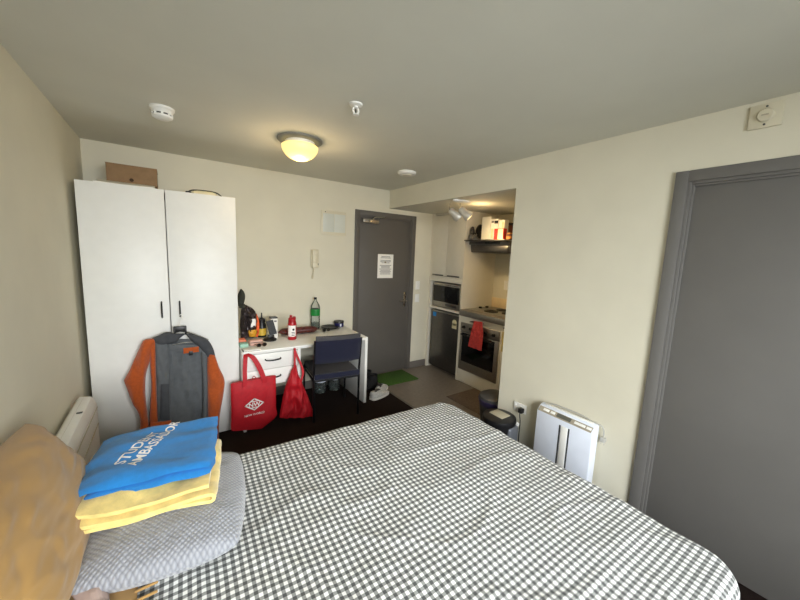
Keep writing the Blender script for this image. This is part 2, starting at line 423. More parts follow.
# entry door
def ring_xz(bm, x0, x1, z1, t, y0, y1, bev=0.004):
    box(bm, (x0, y0, 0), (x0 + t, y1, z1), bev); box(bm, (x1 - t, y0, 0), (x1, y1, z1), bev); box(bm, (x0 + t, y0, z1 - t), (x1 - t, y1, z1), bev)
bm = B(); ring_xz(bm, D1, D2, DZ, 0.062, -0.014, 0.10); ring_xz(bm, D1 + 0.055, D2 - 0.055, DZ - 0.055, 0.02, 0.004, 0.05)
door1 = struct('door_1', bm, 'doorbrown', smooth=30)
bm = B(); box(bm, (D1 + 0.07, 0.014, 0.006), (D2 - 0.07, 0.056, DZ - 0.07), 0.002); obj('door_leaf', bm, 'doorbrown', door1)
bm = B()
box(bm, (3.143, 0.002, 0.90), (3.183, 0.014, 1.10), 0.004)
lathe(bm, [(0.022, 0.0), (0.022, -0.012), (0.012, -0.014), (0.010, -0.045)], (3.163, 0.002, 0.985), 16, 'y')
tube(bm, [(3.163, -0.043, 0.985), (3.12, -0.046, 0.985), (3.055, -0.046, 0.982)], 0.009, 10, 4)
lathe(bm, [(0.014, 0), (0.014, -0.014), (0.0, -0.015)], (3.163, 0.002, 1.06), 14, 'y')
obj('door_handle', bm, 'chrome', door1)
bm = B(); lathe(bm, [(0.012, 0.014), (0.012, 0.006), (0.0, 0.004)], (2.834, 0, 1.50), 14, 'y'); obj('peephole', bm, 'chrome', door1)
bm = B(); box(bm, (2.47, -0.034, 1.975), (2.70, 0.0145, 2.025), 0.008); obj('door_closer', bm, 'steel', door1)
bm = B(); tube(bm, [(2.56, -0.045, 2.0), (2.60, -0.10, 2.04), (2.76, -0.05, 2.055)], 0.008, 8); lathe(bm, [(0.016, -0.035), (0.016, -0.052), (0, -0.053)], (2.56, 0, 2.0), 12, 'y'); obj('closer_arm', bm, 'chrome', door1)
for z in (0.25, 1.05, 1.82):
    bm = B(); lathe(bm, [(0.007, z), (0.007, z + 0.1)], (D1 + 0.066, 0.004, 0), 10); obj('hinge', bm, 'dsteel', door1)
# notice on door
nt_ = thing('notice', 'white sheet of printed rules taped to the grey entry door', 'notice', (2.83, 0.012, 1.44))
a = px(378, 254, 1, 0.013); b2 = px(392.5, 278, 1, 0.013)
bm = B(); box(bm, (a.x, 0.0115, b2.z), (b2.x, 0.0138, a.z)); obj('sheet', bm, 'paper', nt_)
bm = B(); z = a.z - 0.03; w = b2.x - a.x; k = 0
random.seed(3)
while z > b2.z + 0.04:
    l = w * random.uniform(0.5, 0.78); c = (a.x + b2.x) / 2
    if k not in (2, 6): box(bm, (c - l / 2, 0.0108, z - 0.004), (c + l / 2, 0.0116, z + 0.003))
    z -= 0.016; k += 1
obj('printed_lines', bm, 'print', nt_)

# bathroom door (right wall)
def ring_yz(bm, y0, y1, z1, t, x0, x1, bev=0.003):
    box(bm, (x0, y0, 0), (x1, y0 + t, z1), bev); box(bm, (x0, y1 - t, 0), (x1, y1, z1), bev); box(bm, (x0, y0 + t, z1 - t), (x1, y1 - t, z1), bev)
bm = B(); ring_yz(bm, BY1, BY0, DZ, 0.058, W - 0.02, W + 0.1); ring_yz(bm, BY1 + 0.055, BY0 - 0.055, DZ - 0.055, 0.018, W - 0.008, W + 0.08); ring_yz(bm, BY1 + 0.07, BY0 - 0.07, DZ - 0.07, 0.014, W + 0.004, W + 0.07)
door2 = struct('door_2', bm, 'doorgrey', smooth=30)
bm = B(); box(bm, (W + 0.016, BY1 + 0.08, 0.008), (W + 0.056, BY0 - 0.08, DZ - 0.08), 0.002); obj('door_leaf', bm, 'doorgrey', door2)
bm = B(); lathe(bm, [(0.024, W + 0.016), (0.024, W + 0.004), (0.01, W + 0.002), (0.009, W - 0.035)], (0, BY1 + 0.14, 1.0), 16, 'x'); tube(bm, [(W - 0.035, BY1 + 0.14, 1.0), (W - 0.035, BY1 + 0.25, 1.0)], 0.009, 10); obj('door_handle', bm, 'dsteel', door2)

# ------------------------------------------------------------------ ceiling and wall fittings
t = thing('smoke_alarm', 'white finned smoke alarm on the ceiling above the wardrobe', 'smoke alarm', (0.531, -1.144, H))
bm = B(); lathe(bm, [(0.062, H), (0.062, H - 0.012), (0.056, H - 0.016), (0.05, H - 0.034)], (0.531, -1.144, 0)); obj('base', bm, 'white2', t)
bm = B(); lathe(bm, [(0.044, H - 0.034), (0.044, H - 0.044)], (0.531, -1.144, 0)); obj('vent', bm, 'lidgrey', t)
for k in range(8):
    a_ = 2 * PI * k / 8; bm = B(); box(bm, (0.531 + 0.046 * math.cos(a_) - 0.006, -1.144 + 0.046 * math.sin(a_) - 0.006, H - 0.046), (0.531 + 0.046 * math.cos(a_) + 0.006, -1.144 + 0.046 * math.sin(a_) + 0.006, H - 0.032)); obj('fin', bm, 'white2', t)
bm = B(); lathe(bm, [(0.052, H - 0.044), (0.05, H - 0.054), (0.036, H - 0.062), (0, H - 0.062)], (0.531, -1.144, 0)); obj('cap', bm, 'white2', t)

LX, LY = 1.341, -1.142
t = thing('ceiling_lamp', 'lit yellow dome ceiling lamp with a grey base ring', 'ceiling lamp', (LX, LY, H))
bm = B(); lathe(bm, [(0.158, H), (0.158, H - 0.008), (0.150, H - 0.014), (0.118, H - 0.016)], (LX, LY, 0), 40); obj('base', bm, 'ledring', t)
bm = B(); lathe(bm, [(0.104, H - 0.012), (0.100, H - 0.046), (0.09, H - 0.048)], (LX, LY, 0), 40); obj('collar', bm, 'white2', t)
bm = B(); pr = [(0.128 * math.cos(q), H - 0.046 - 0.098 * math.sin(q)) for q in [PI / 2 * i / 14 for i in range(15)]]
lathe(bm, [(0.098, H - 0.040), (0.122, H - 0.041)] + pr[:-1] + [(0, pr[-1][1])], (LX, LY, 0), 40); obj('glass_shade', bm, 'shade', t, smooth=80)

t = thing('sprinkler_head', 'chrome and white fire sprinkler head in the ceiling', 'sprinkler', (1.385, -1.932, H))
sx, sy = 1.385, -1.932
bm = B(); lathe(bm, [(0.036, H), (0.034, H - 0.008), (0.016, H - 0.012)], (sx, sy, 0)); obj('escutcheon', bm, 'white2', t)
bm = B(); lathe(bm, [(0.012, H - 0.01), (0.012, H - 0.022), (0.005, H - 0.024)], (sx, sy, 0), 14)
for s in (-1, 1): tube(bm, [(sx + s * 0.012, sy, H - 0.02), (sx + s * 0.017, sy, H - 0.035), (sx + s * 0.006, sy, H - 0.052)], 0.005, 8, 4)
obj('frame', bm, 'white2', t)
bm = B(); lathe(bm, [(0.0, H - 0.050), (0.018, H - 0.053), (0.018, H - 0.056), (0, H - 0.057)], (sx, sy, 0), 16); obj('deflector', bm, 'white2', t)
bm = B(); lathe(bm, [(0.003, H - 0.022), (0.004, H - 0.036), (0.003, H - 0.05)], (sx, sy, 0), 10); obj('bulb', bm, 'lidgrey', t)
t = thing('ceiling_detector', 'flat white round detector on the ceiling near the entry door', 'detector', (2.45, -0.93, H))
bm = B(); lathe(bm, [(0.088, H), (0.088, H - 0.016), (0.078, H - 0.026), (0, H - 0.028)], (2.45, -0.93, 0), 32); obj('housing', bm, 'white2', t)
bm = B(); lathe(bm, [(0.045, H - 0.0265), (0.04, H - 0.034), (0, H - 0.036)], (2.45, -0.93, 0), 24); obj('sensor', bm, 'kwhite', t)

# sounder plate high on right wall
t = thing('alarm_sounder', 'cream square alarm plate with a round knob above the grey bathroom door', 'alarm sounder', (W, -3.24, 2.325))
bm = B(); box(bm, (W - 0.014, -3.295, 2.272), (W, -3.185, 2.380), 0.003); obj('plate', bm, 'cream', t)
bm = B(); lathe(bm, [(0.030, W - 0.013), (0.030, W - 0.022), (0.025, W - 0.028), (0.0, W - 0.029)], (0, -3.24, 2.326), 26, 'x'); obj('knob', bm, 'cream', t)
bm = B(); box(bm, (W - 0.0305, -3.252, 2.323), (W - 0.0285, -3.228, 2.329)); obj('slot', bm, 'panelbeige', t)
for z in (2.286, 2.366):
    bm = B(); lathe(bm, [(0.0045, W - 0.013), (0.0045, W - 0.0165), (0, W - 0.017)], (0, -3.24, z), 10, 'x'); obj('screw', bm, 'lidgrey', t)

# intercom
t = thing('intercom_handset', 'cream wall intercom handset with a hanging cord', 'intercom', (1.88, 0, 1.5))
bm = B(); box(bm, (1.832, -0.028, 1.42), (1.925, 0, 1.625), 0.01); obj('cradle', bm, 'cream', t)
bm = B(); box(bm, (1.840, -0.058, 1.425), (1.896, -0.026, 1.618), 0.012, 3)
box(bm, (1.837, -0.062, 1.56), (1.900, -0.026, 1.62), 0.01); box(bm, (1.837, -0.062, 1.42), (1.900, -0.026, 1.475), 0.01); obj('handset', bm, 'cream', t)
bm = B(); pts = []
for k in range(90):
    a_ = k * 0.9; q = k / 89; pts.append((1.86 - 0.015 * q + 0.006 * math.cos(a_), -0.03 + 0.006 * math.sin(a_), 1.42 - 0.12 * math.sin(PI * 0.75 * q)))
tube(bm, pts, 0.0028, 6); obj('coiled_cord', bm, 'cream', t)
bm = B(); box(bm, (1.906, -0.031, 1.45), (1.918, -0.027, 1.47), 0.002); obj('button', bm, 'lidgrey', t)
# electrical panel
t = thing('electrical_panel', 'white square switchboard panel on the back wall beside the entry door', 'switchboard', (2.11, 0, 1.93))
bm = B(); box(bm, (1.950, -0.012, 1.797), (2.258, 0, 2.068), 0.003); obj('frame', bm, 'cream', t)
bm = B(); box(bm, (1.972, -0.016, 1.83), (2.106, -0.011, 2.035), 0.002); obj('door', bm, 'paneldoor', t)
bm = B(); box(bm, (2.110, -0.016, 1.83), (2.244, -0.011, 2.035), 0.002); obj('door', bm, 'paneldoor', t)
bm = B(); lathe(bm, [(0.006, -0.011), (0.006, -0.016), (0, -0.017)], (1.998, 0, 2.052), 12, 'y'); obj('lock', bm, 'dsteel', t)
def switch(z, label, n):
    t = thing('light_switch', label, 'switch', (3.37, 0, z), group='switches by the entry door')
    bm = B(); box(bm, (3.337, -0.009, z - 0.058), (3.408, 0, z + 0.058), 0.003); obj('plate', bm, 'white2', t)
    for k in range(n):
        bm = B(); zz = z + (k - (n - 1) / 2) * 0.035; box(bm, (3.362, -0.014, zz - 0.012), (3.383, -0.008, zz + 0.012), 0.002); obj('rocker', bm, 'white', t)
switch(1.19, 'upper of the two white switch plates between entry door and kitchen cupboard', 2)
switch(1.01, 'lower of the two white switch plates between entry door and kitchen cupboard', 1)

# ------------------------------------------------------------------ wardrobe
WX0, WX1, WYF, WZ = 0.039, 0.993, -0.581, 2.011
t = thing('wardrobe', 'tall white two-door wardrobe against the back wall', 'wardrobe', ((WX0 + WX1) / 2, -0.3, 0))
bm = B(); yb = WYF + 0.02
box(bm, (WX0, yb, 0), (WX0 + 0.018, -0.015, WZ), 0.001); box(bm, (WX1 - 0.018, yb, 0), (WX1, -0.015, WZ), 0.001)
box(bm, (WX0, yb, WZ - 0.018), (WX1, -0.015, WZ)); box(bm, (WX0 + 0.018, yb, 0.06), (WX1 - 0.018, -0.015, 0.078)); box(bm, (WX0 + 0.018, -0.025, 0.06), (WX1 - 0.018, -0.015, WZ - 0.018)); box(bm, (WX0 + 0.018, yb + 0.02, 0), (WX1 - 0.018, yb + 0.04, 0.06))
obj('body', bm, 'white', t)
gx = 0.520
for (x0, x1, hx) in ((WX0, gx - 0.003, 0.468), (gx + 0.003, WX1, 0.582)):
    bm = B(); box(bm, (x0, WYF, 0.025), (x1, WYF + 0.019, WZ + 0.001), 0.0015); dr = obj('door', bm, 'white', t)
    bm = B(); tube(bm, [(hx, WYF - 0.001, 1.060), (hx, WYF - 0.026, 1.072), (hx, WYF - 0.028, 1.12), (hx, WYF - 0.026, 1.174), (hx, WYF - 0.001, 1.181)], 0.0055, 8); obj('handle', bm, 'blackm', dr)
# things on top
t = thing('cardboard_box', 'brown cardboard box lying on top of the wardrobe', 'box', (0.33, -0.2, WZ))
bm = B(); box(bm, (0.172, -0.31, WZ + 0.054), (0.476, -0.06, 2.195), 0.004); obj('carton', bm, 'cardboard', t)
bm = B(); lathe(bm, [(0.013, -0.3115), (0.013, -0.309)], (0.318, 0, WZ + 0.078), 16, 'y'); obj('hand_hole', bm, 'cardin', t)
bm = B(); box(bm, (0.169, -0.305, 2.194), (0.479, -0.06, 2.198), 0.001); obj('lid_flap', bm, 'cardboard', t)
bm = B()   # curled paper sheet under it
n = 14; V = []
for i in range(n + 1):
    row = []
    for j in range(9):
        x = 0.12 + 0.34 * i / n; y = -0.50 + 0.45 * j / 8
        q = min(1, max(0, (y + 0.48) / 0.16)); z = WZ + 0.016 + 0.036 * q * q * (3 - 2 * q) + 0.002 * math.sin(x * 16) * (1 - q)
        row.append((x, y, z))
    V.append(row)
def sheet(bm, V, th):
    top = [[bm.verts.new(p) for p in row] for row in V]; bot = [[bm.verts.new((p[0], p[1], p[2] - th)) for p in row] for row in V]
    I, J = len(V), len(V[0])
    for i in range(I - 1):
        for j in range(J - 1):
            bm.faces.new((top[i][j], top[i + 1][j], top[i + 1][j + 1], top[i][j + 1])); bm.faces.new((bot[i][j], bot[i][j + 1], bot[i + 1][j + 1], bot[i + 1][j]))
    for i in range(I - 1):
        for j in (0, J - 1): bm.faces.new((top[i][j], bot[i][j], bot[i + 1][j], top[i + 1][j]))
    for j in range(J - 1):
        for i in (0, I - 1): bm.faces.new((top[i][j], top[i][j + 1], bot[i][j + 1], bot[i][j]))
sheet(bm, V, 0.0015)
bm.verts.ensure_lookup_table()
for v in bm.verts[len(V) * 9:]: v.co.z = WZ + 0.002
tag(obj('paper_pile', bm, 'paper'), 'curled pile of white paper under the cardboard box on the wardrobe', 'paper')
t = thing('folded_packet', 'pale cream packet with thin straps lying on top of the wardrobe', 'packet', (0.79, -0.36, WZ))
bm = B(); box(bm, (0.70, -0.45, WZ + 0.001), (0.875, -0.28, WZ + 0.045), 0.016, 3); obj('packet', bm, 'stickery', t)
bm = B(); tube(bm, [(0.66, -0.47, WZ + 0.006), (0.70, -0.455, WZ + 0.038), (0.79, -0.42, WZ + 0.05), (0.87, -0.45, WZ + 0.04), (0.91, -0.48, WZ + 0.007)], 0.005, 8, 5); obj('strap', bm, 'olive', t)
bm = B(); box(bm, (0.655, -0.49, WZ + 0.001), (0.695, -0.455, WZ + 0.024), 0.006); obj('buckle', bm, 'black', t)

# ------------------------------------------------------------------ jacket on hanger
JY = -0.655
t = thing('coat_hanger', 'clear hanger with a black clip hooked on the wardrobe door handle', 'hanger', (0.575, JY, 0.97))
cxh = 0.575
bm = B(); tube(bm, [(0.572, WYF - 0.04, 1.073), (0.588, WYF - 0.045, 1.082), (0.598, WYF - 0.05, 1.063), (0.583, WYF - 0.058, 1.035), (cxh, JY, 0.995), (cxh, JY, 0.965)], 0.0035, 8, 5); obj('hook', bm, 'white2', t)
bm = B(); box(bm, (cxh - 0.043, JY - 0.012, 0.955), (cxh + 0.043, JY + 0.012, 0.998), 0.006)
for s in (-1, 1): box(bm, (cxh + s * 0.036 - 0.006, JY - 0.016, 0.93), (cxh + s * 0.036 + 0.006, JY + 0.016, 0.99), 0.004)
obj('clip', bm, 'black', t)
bm = B(); tube(bm, [(0.40, JY, 0.868), (0.50, JY, 0.93), (cxh, JY, 0.96), (0.66, JY, 0.93), (0.76, JY, 0.868)], 0.007, 8, 5); tube(bm, [(0.52, JY - 0.012, 0.86), (0.62, JY - 0.012, 0.868), (0.735, JY - 0.012, 0.862)], 0.004, 8, 3); obj('shoulder_bar', bm, 'chrome', t)

def J(pts): return poly([(120 + a_ / 5.0, 310 + b_ / 5.0) for a_, b_ in pts], JY)   # outline measured on the hanging plane
jk = thing('fleece_jacket', 'orange and grey fleece jacket hung open on the wardrobe door', 'jacket', (0.56, JY, 0.2))
bm = B(); puff(bm, J([(215, 145), (205, 250), (200, 400), (195, 620), (190, 720)]), J([(425, 155), (432, 260), (436, 400), (440, 600), (438, 720)]), JY + 0.015, 0.004, 0.035, 34, 22, 0.018, 30, 1.0); obj('back_lining', bm, 'greycloth', jk)
bm = B(); puff(bm, J([(172, 145), (176, 240), (182, 400), (188, 560)]), J([(238, 150), (246, 240), (252, 400), (258, 545)]), JY - 0.004, 0.022, 0.012, 28, 14, 0.014, 34, 2.0); obj('front_flap', bm, 'greycloth', jk)
bm = B(); puff(bm, J([(204, 365), (202, 450), (200, 540)]), J([(246, 365), (247, 450), (249, 545)]), JY - 0.027, 0.009, 0.006, 12, 8, 0.002, 40, 3.0); obj('inner_pocket', bm, 'dgreycloth', jk)
bm = B(); puff(bm, J([(402, 160), (408, 260), (412, 400), (410, 560), (405, 690)]), J([(440, 170), (436, 260), (440, 400), (438, 560), (432, 690)]), JY - 0.004, 0.026, 0.012, 28, 10, 0.008, 34, 4.0); obj('front_flap', bm, 'greycloth', jk)
bm = B(); puff(bm, J([(152, 150), (150, 260), (156, 380), (150, 480), (148, 575)]), J([(178, 148), (180, 260), (184, 400), (190, 560), (192, 580)]), JY - 0.002, 0.028, 0.016, 28, 10, 0.008, 30, 5.0); obj('front_panel', bm, 'orange', jk)
bm = B(); puff(bm, J([(150, 560), (148, 585), (146, 610)]), J([(255, 548), (258, 566), (262, 600)]), JY - 0.012, 0.024, 0.012, 8, 14, 0.01, 30, 6.0); obj('hem', bm, 'orange', jk)
bm = B(); puff(bm, J([(168, 142), (130, 146), (112, 160), (80, 228), (48, 300), (22, 346), (19, 358), (26, 372), (58, 455), (96, 525), (100, 600), (104, 640)]), J([(176, 160), (160, 210), (148, 260), (132, 315), (126, 380), (130, 450), (138, 520), (146, 590), (148, 640)]), JY, 0.05, 0.03, 40, 14, 0.022, 22, 7.0); obj('sleeve', bm, 'orange', jk)
bm = B(); puff(bm, J([(438, 215), (434, 300), (434, 400), (436, 500), (446, 600), (462, 680)]), J([(474, 224), (495, 285), (523, 352), (516, 430), (498, 540), (494, 680)]), JY, 0.05, 0.03, 40, 14, 0.02, 22, 8.0); obj('sleeve', bm, 'orange', jk)
bm = B(); puff(bm, J([(270, 118), (232, 110), (190, 128), (160, 142), (176, 168)]), J([(330, 118), (300, 140), (285, 160), (265, 165), (240, 172)]), JY - 0.002, 0.03, 0.02, 20, 12, 0.01, 30, 9.0); obj('shoulder_yoke', bm, 'dgreycloth', jk)
bm = B(); puff(bm, J([(330, 122), (345, 140), (370, 165), (400, 190), (428, 232)]), J([(345, 118), (400, 130), (440, 150), (465, 190), (476, 228)]), JY - 0.004, 0.036, 0.022, 20, 12, 0.01, 30, 10.0); obj('shoulder_yoke', bm, 'dgreycloth', jk)
bm = B(); puff(bm, J([(240, 168), (240, 190), (242, 205)]), J([(424, 172), (424, 195), (424, 212)]), JY - 0.002, 0.016, 0.012, 8, 20, 0.004, 30, 11.0); obj('collar', bm, 'greycloth', jk)
a = J([(316, 188)])[0]; b2 = J([(394, 206)])[0]
bm = B(); box(bm, (a[0], JY - 0.021, b2[1]), (b2[0], JY - 0.012, a[1]), 0.002); obj('neck_patch', bm, 'orange', jk)
a = J([(343, 204)])[0]; b2 = J([(364, 222)])[0]
bm = B(); box(bm, (a[0], JY - 0.023, b2[1]), (b2[0], JY - 0.011, a[1]), 0.001); obj('care_tag', bm, 'black', jk)

# ------------------------------------------------------------------ desk
DX0, DX1, DYF, DZT = 1.006, 2.225, -0.663, 0.729
t = thing('desk', 'white laminate desk with two drawers between wardrobe and entry door', 'desk', (1.6, -0.33, 0))
bm = B(); box(bm, (DX0, DYF, DZT - 0.03), (DX1 - 0.03, -0.005, DZT), 0.003); obj('desk_top', bm, 'deskedge', t)
bm = B(); box(bm, (DX1 - 0.03, DYF, 0), (DX1, -0.014, DZT), 0.002); obj('side_panel', bm, 'deskedge', t)
bm = B(); box(bm, (DX0, DYF + 0.01, 0), (DX0 + 0.025, -0.014, DZT - 0.03), 0.002); obj('side_panel', bm, 'deskedge', t)
bm = B(); box(bm, (1.035, DYF + 0.025, 0.40), (1.053, -0.12, DZT - 0.03)); box(bm, (1.482, DYF + 0.004, 0.40), (1.507, -0.12, DZT - 0.03)); box(bm, (1.053, DYF + 0.025, 0.40), (1.482, -0.12, 0.415)); box(bm, (1.053, -0.135, 0.415), (1.482, -0.12, DZT - 0.03)); obj('drawer_case', bm, 'deskedge', t)
for z0, z1, hz in ((0.55, 0.694, 0.640), (0.40, 0.546, 0.480)):
    bm = B(); box(bm, (1.037, DYF + 0.004, z0), (1.479, DYF + 0.022, z1), 0.0015); box(bm, (1.06, DYF + 0.022, z0 + 0.02), (1.475, -0.16, z0 + 0.1)); dw = obj('drawer', bm, 'deskedge', t)
    bm = B(); tube(bm, [(1.192, DYF + 0.004, hz), (1.20, DYF - 0.018, hz - 0.004), (1.258, DYF - 0.026, hz - 0.008), (1.315, DYF - 0.018, hz - 0.004), (1.323, DYF + 0.004, hz)], 0.006, 8, 4); obj('handle', bm, 'blackm', dw)

# ---- bags hanging on the desk front
BGY = -0.705
def Gp(pts): return poly([(225 + a_ / 6.0, 340 + b_ / 6.0) for a_, b_ in pts], BGY)
t = thing('tote_bag', 'red shopping tote with a white diamond logo hanging from the desk', 'bag', (1.09, BGY, 0.1))
bm = B(); puff(bm, Gp([(35, 262), (36, 350), (38, 450), (36, 530), (45, 545)]), Gp([(305, 212), (306, 300), (306, 400), (308, 458), (225, 528)]), BGY, 0.028, 0.05, 34, 30, 0.012, 12, 21, 0.35); bag = obj('bag_body', bm, 'red', t)
bm = B(); box(bm, (0, 0, 0), (0.001, 0.001, 0.001)); bm.free()
e0 = Gp([(35, 262)])[0]; e1 = Gp([(305, 212)])[0]
def gp3(a_, b_, y): q = Gp([(a_, b_)])[0]; return (q[0], y, q[1])
bm = B(); ribbon(bm, [gp3(238, 250, BGY - 0.028), gp3(225, 215, BGY - 0.03), gp3(200, 155, BGY - 0.022), gp3(170, 108, BGY - 0.004), gp3(150, 95, BGY + 0.01), gp3(130, 92, BGY + 0.036)], (0.040, 0, 0.008), 0.003); obj('handle', bm, 'red', t)
bm = B(); ribbon(bm, [gp3(112, 275, BGY - 0.03), gp3(116, 235, BGY - 0.03), gp3(116, 195, BGY - 0.02), gp3(120, 150, BGY - 0.006), gp3(124, 110, BGY + 0.008), gp3(130, 92, BGY + 0.036)], (0.034, 0, 0.002), 0.003); obj('handle', bm, 'red', t)
bm = B(); tube(bm, [gp3(165, 235, BGY - 0.012), gp3(162, 222, BGY - 0.014), gp3(172, 214, BGY - 0.014), gp3(182, 222, BGY - 0.014), gp3(180, 234, BGY - 0.012)], 0.003, 8, 4); obj('closing_loop', bm, 'red', t)
# printed mark: diamond outline with letters, words beneath
lc = Gp([(171, 375)])[0]; ux = Vector((1, 0, 0.02)); uz = Vector((0, 0, 1)); LYb = BGY - 0.0405
def lp(x, z): return Vector((lc[0], LYb, lc[1])) + Vector((x, 0, z + 0.02 * x))
def strip(bm, pts, w):
    pts = [Vector((p[0], 0, p[1])) for p in pts]
    n = len(pts)
    for i in range(n):
        a_, b_ = pts[i], pts[(i + 1) % n]; dd = (b_ - a_).normalized(); nn = Vector((-dd.z, 0, dd.x)) * w / 2; ex = dd * w / 2
        prism(bm, [lp(*(a_ + nn - ex).xz), lp(*(b_ + nn + ex).xz), lp(*(b_ - nn + ex).xz), lp(*(a_ - nn - ex).xz)], (0, 0.003, 0))
bm = B(); strip(bm, [(-0.072, 0), (0, 0.050), (0.072, 0), (0, -0.050)], 0.009)
wN = text_w('NW', 0.052)
b3 = text_bm('NW', 0.052, lambda a_, b_: lp(a_ - wN / 2, b_ - 0.018), bold=0.001)
me_ = bpy.data.meshes.new('x'); b3.to_mesh(me_); b3.free(); bm.from_mesh(me_); bpy.data.meshes.remove(me_)
box(bm, lp(-0.022, 0.024), lp(0.022, 0.029) + Vector((0, 0.002, 0))); box(bm, lp(-0.022, -0.030), lp(0.022, -0.025) + Vector((0, 0.002, 0)))
obj('logo', bm, 'whiteink', t)
wN2 = text_w('NEW WORLD', 0.026)
bm = text_bm('NEW WORLD', 0.026, lambda a_, b_: lp(a_ - wN2 / 2, b_ - 0.098)); obj('lettering', bm, 'whiteink', t)

t = thing('crumpled_bag', 'smaller plain red bag sagging from the drawer corner beside the chair', 'bag', (1.45, BGY, 0.08))
bm = B(); puff(bm, Gp([(418, 150), (400, 180), (372, 250), (350, 330), (330, 440), (328, 465)]), Gp([(428, 150), (432, 185), (455, 240), (490, 320), (520, 400), (535, 452)]), BGY, 0.06, 0.028, 36, 26, 0.045, 24, 31, 0.45); obj('bag_body', bm, 'red', t)
bm = B(); ribbon(bm, [gp3(416, 235, BGY - 0.03), gp3(414, 180, BGY - 0.018), gp3(418, 110, BGY - 0.006), gp3(423, 62, BGY + 0.02), gp3(424, 56, BGY + 0.038)], (0.018, 0, 0), 0.006); obj('handle', bm, 'red', t)
bm = B(); ribbon(bm, [gp3(440, 270, BGY - 0.03), gp3(455, 225, BGY - 0.03), gp3(464, 185, BGY - 0.015), gp3(452, 140, BGY - 0.008), gp3(430, 90, BGY + 0.005), gp3(424, 57, BGY + 0.037)], (0.02, 0, 0), 0.005); obj('handle', bm, 'red', t)

# ------------------------------------------------------------------ chair
ch = thing('desk_chair', 'navy upholstered chair with black metal frame pushed up to the desk', 'chair', (1.838, -0.60, 0), math.radians(-7))
L_ = dict(parent=ch, local=True)
bm = B(); box(bm, (-0.21, -0.21, 0.405), (0.21, 0.22, 0.425), 0.004); box(bm, (-0.22, -0.225, 0.42), (0.22, 0.235, 0.468), 0.018, 3); obj('seat', bm, 'chairgrey', **L_)
bm = B(); box(bm, (-0.222, -0.240, 0.418), (0.222, -0.215, 0.472), 0.01, 3); obj('seat_edge', bm, 'navy', **L_)
def back_pad(bm, z0, z1, hw, y0, curve, th, tilt):
    n = 16; rows = 8; F = []; K = []
    for i in range(rows + 1):
        zz = z0 + (z1 - z0) * i / rows; rf = []; rb = []
        for j in range(n + 1):
            s = -1 + 2 * j / n; x = hw * s
            e = (max(0, 1 - abs(s) ** 8) * max(0, 1 - abs(2 * i / rows - 1) ** 6)) ** 0.5
            y = y0 - tilt * (zz - 0.46) - curve * (1 - s * s)
            rf.append(bm.verts.new((x, y - th / 2 * (0.35 + 0.65 * e), zz))); rb.append(bm.verts.new((x, y + th / 2 * (0.35 + 0.65 * e), zz)))
        F.append(rf); K.append(rb)
    for i in range(rows):
        for j in range(n):
            bm.faces.new((F[i][j], F[i][j + 1], F[i + 1][j + 1], F[i + 1][j])); bm.faces.new((K[i][j], K[i + 1][j], K[i + 1][j + 1], K[i][j + 1]))
    for i in range(rows):
        for j in (0, n): bm.faces.new((F[i][j], F[i + 1][j], K[i + 1][j], K[i][j]))
    for j in range(n):
        for i in (0, rows): bm.faces.new((F[i][j], K[i][j], K[i][j + 1], F[i][j + 1]))
bm = B(); back_pad(bm, 0.575, 0.800, 0.222, -0.205, 0.02, 0.045, 0.14); obj('backrest', bm, 'navy', **L_)
bm = B(); back_pad(bm, 0.782, 0.842, 0.215, -0.196, 0.02, 0.034, 0.14); obj('backrest_rim', bm, 'chairgrey', **L_)
for s in (-1, 1):
    bm = B(); tube(bm, [(s * 0.222, -0.215, 0.0), (s * 0.222, -0.212, 0.42), (s * 0.222, -0.222, 0.56), (s * 0.222, -0.252, 0.80)], 0.011, 10, 4); o = obj('leg', bm, 'blackm', **L_)
    bm = B(); lathe(bm, [(0.014, 0.0), (0.014, 0.022)], (s * 0.222, -0.215, 0), 12); obj('foot_cap', bm, 'black', o, local=True)
    bm = B(); tube(bm, [(s * 0.222, 0.215, 0.0), (s * 0.222, 0.212, 0.44)], 0.011, 10); o = obj('leg', bm, 'blackm', **L_)
    bm = B(); lathe(bm, [(0.014, 0.0), (0.014, 0.022)], (s * 0.222, 0.215, 0), 12); obj('foot_cap', bm, 'black', o, local=True)
    bm = B(); tube(bm, [(s * 0.222, -0.213, 0.40), (s * 0.222, 0.212, 0.40)], 0.010, 10); obj('side_rail', bm, 'blackm', **L_)
bm = B(); tube(bm, [(-0.222, -0.212, 0.40), (0.222, -0.212, 0.40)], 0.009, 10); obj('cross_rail', bm, 'blackm', **L_)
bm = B(); tube(bm, [(-0.222, 0.21, 0.40), (0.222, 0.21, 0.40)], 0.009, 10); obj('cross_rail', bm, 'blackm', **L_)

# ------------------------------------------------------------------ things on the desk
Z0 = DZT
def bottle(name, label, x, y, z, prof, mname, cap, lab=None, water=None):
    t = thing(name, label, 'bottle', (x, y, z))
    bm = B(); lathe(bm, prof, (x, y, z), 24); obj('body', bm, mname, t)
    return t
t = bottle('water_bottle', 'clear plastic bottle with green label standing on the desk by the wall', 1.872, -0.06, Z0, [(0.0, 0.001), (0.045, 0.001), (0.051, 0.012), (0.052, 0.11), (0.049, 0.125), (0.052, 0.14), (0.052, 0.235), (0.045, 0.272), (0.02, 0.318), (0.014, 0.33), (0.014, 0.342)], 'clear', None)
bm = B(); lathe(bm, [(0.0530, 0.155), (0.0535, 0.157), (0.0535, 0.228), (0.0530, 0.23)], (1.872, -0.06, Z0), 24); lathe(bm, [(0.0526, 0.23), (0.0526, 0.155)], (1.872, -0.06, Z0), 24); obj('label_band', bm, 'green', t)
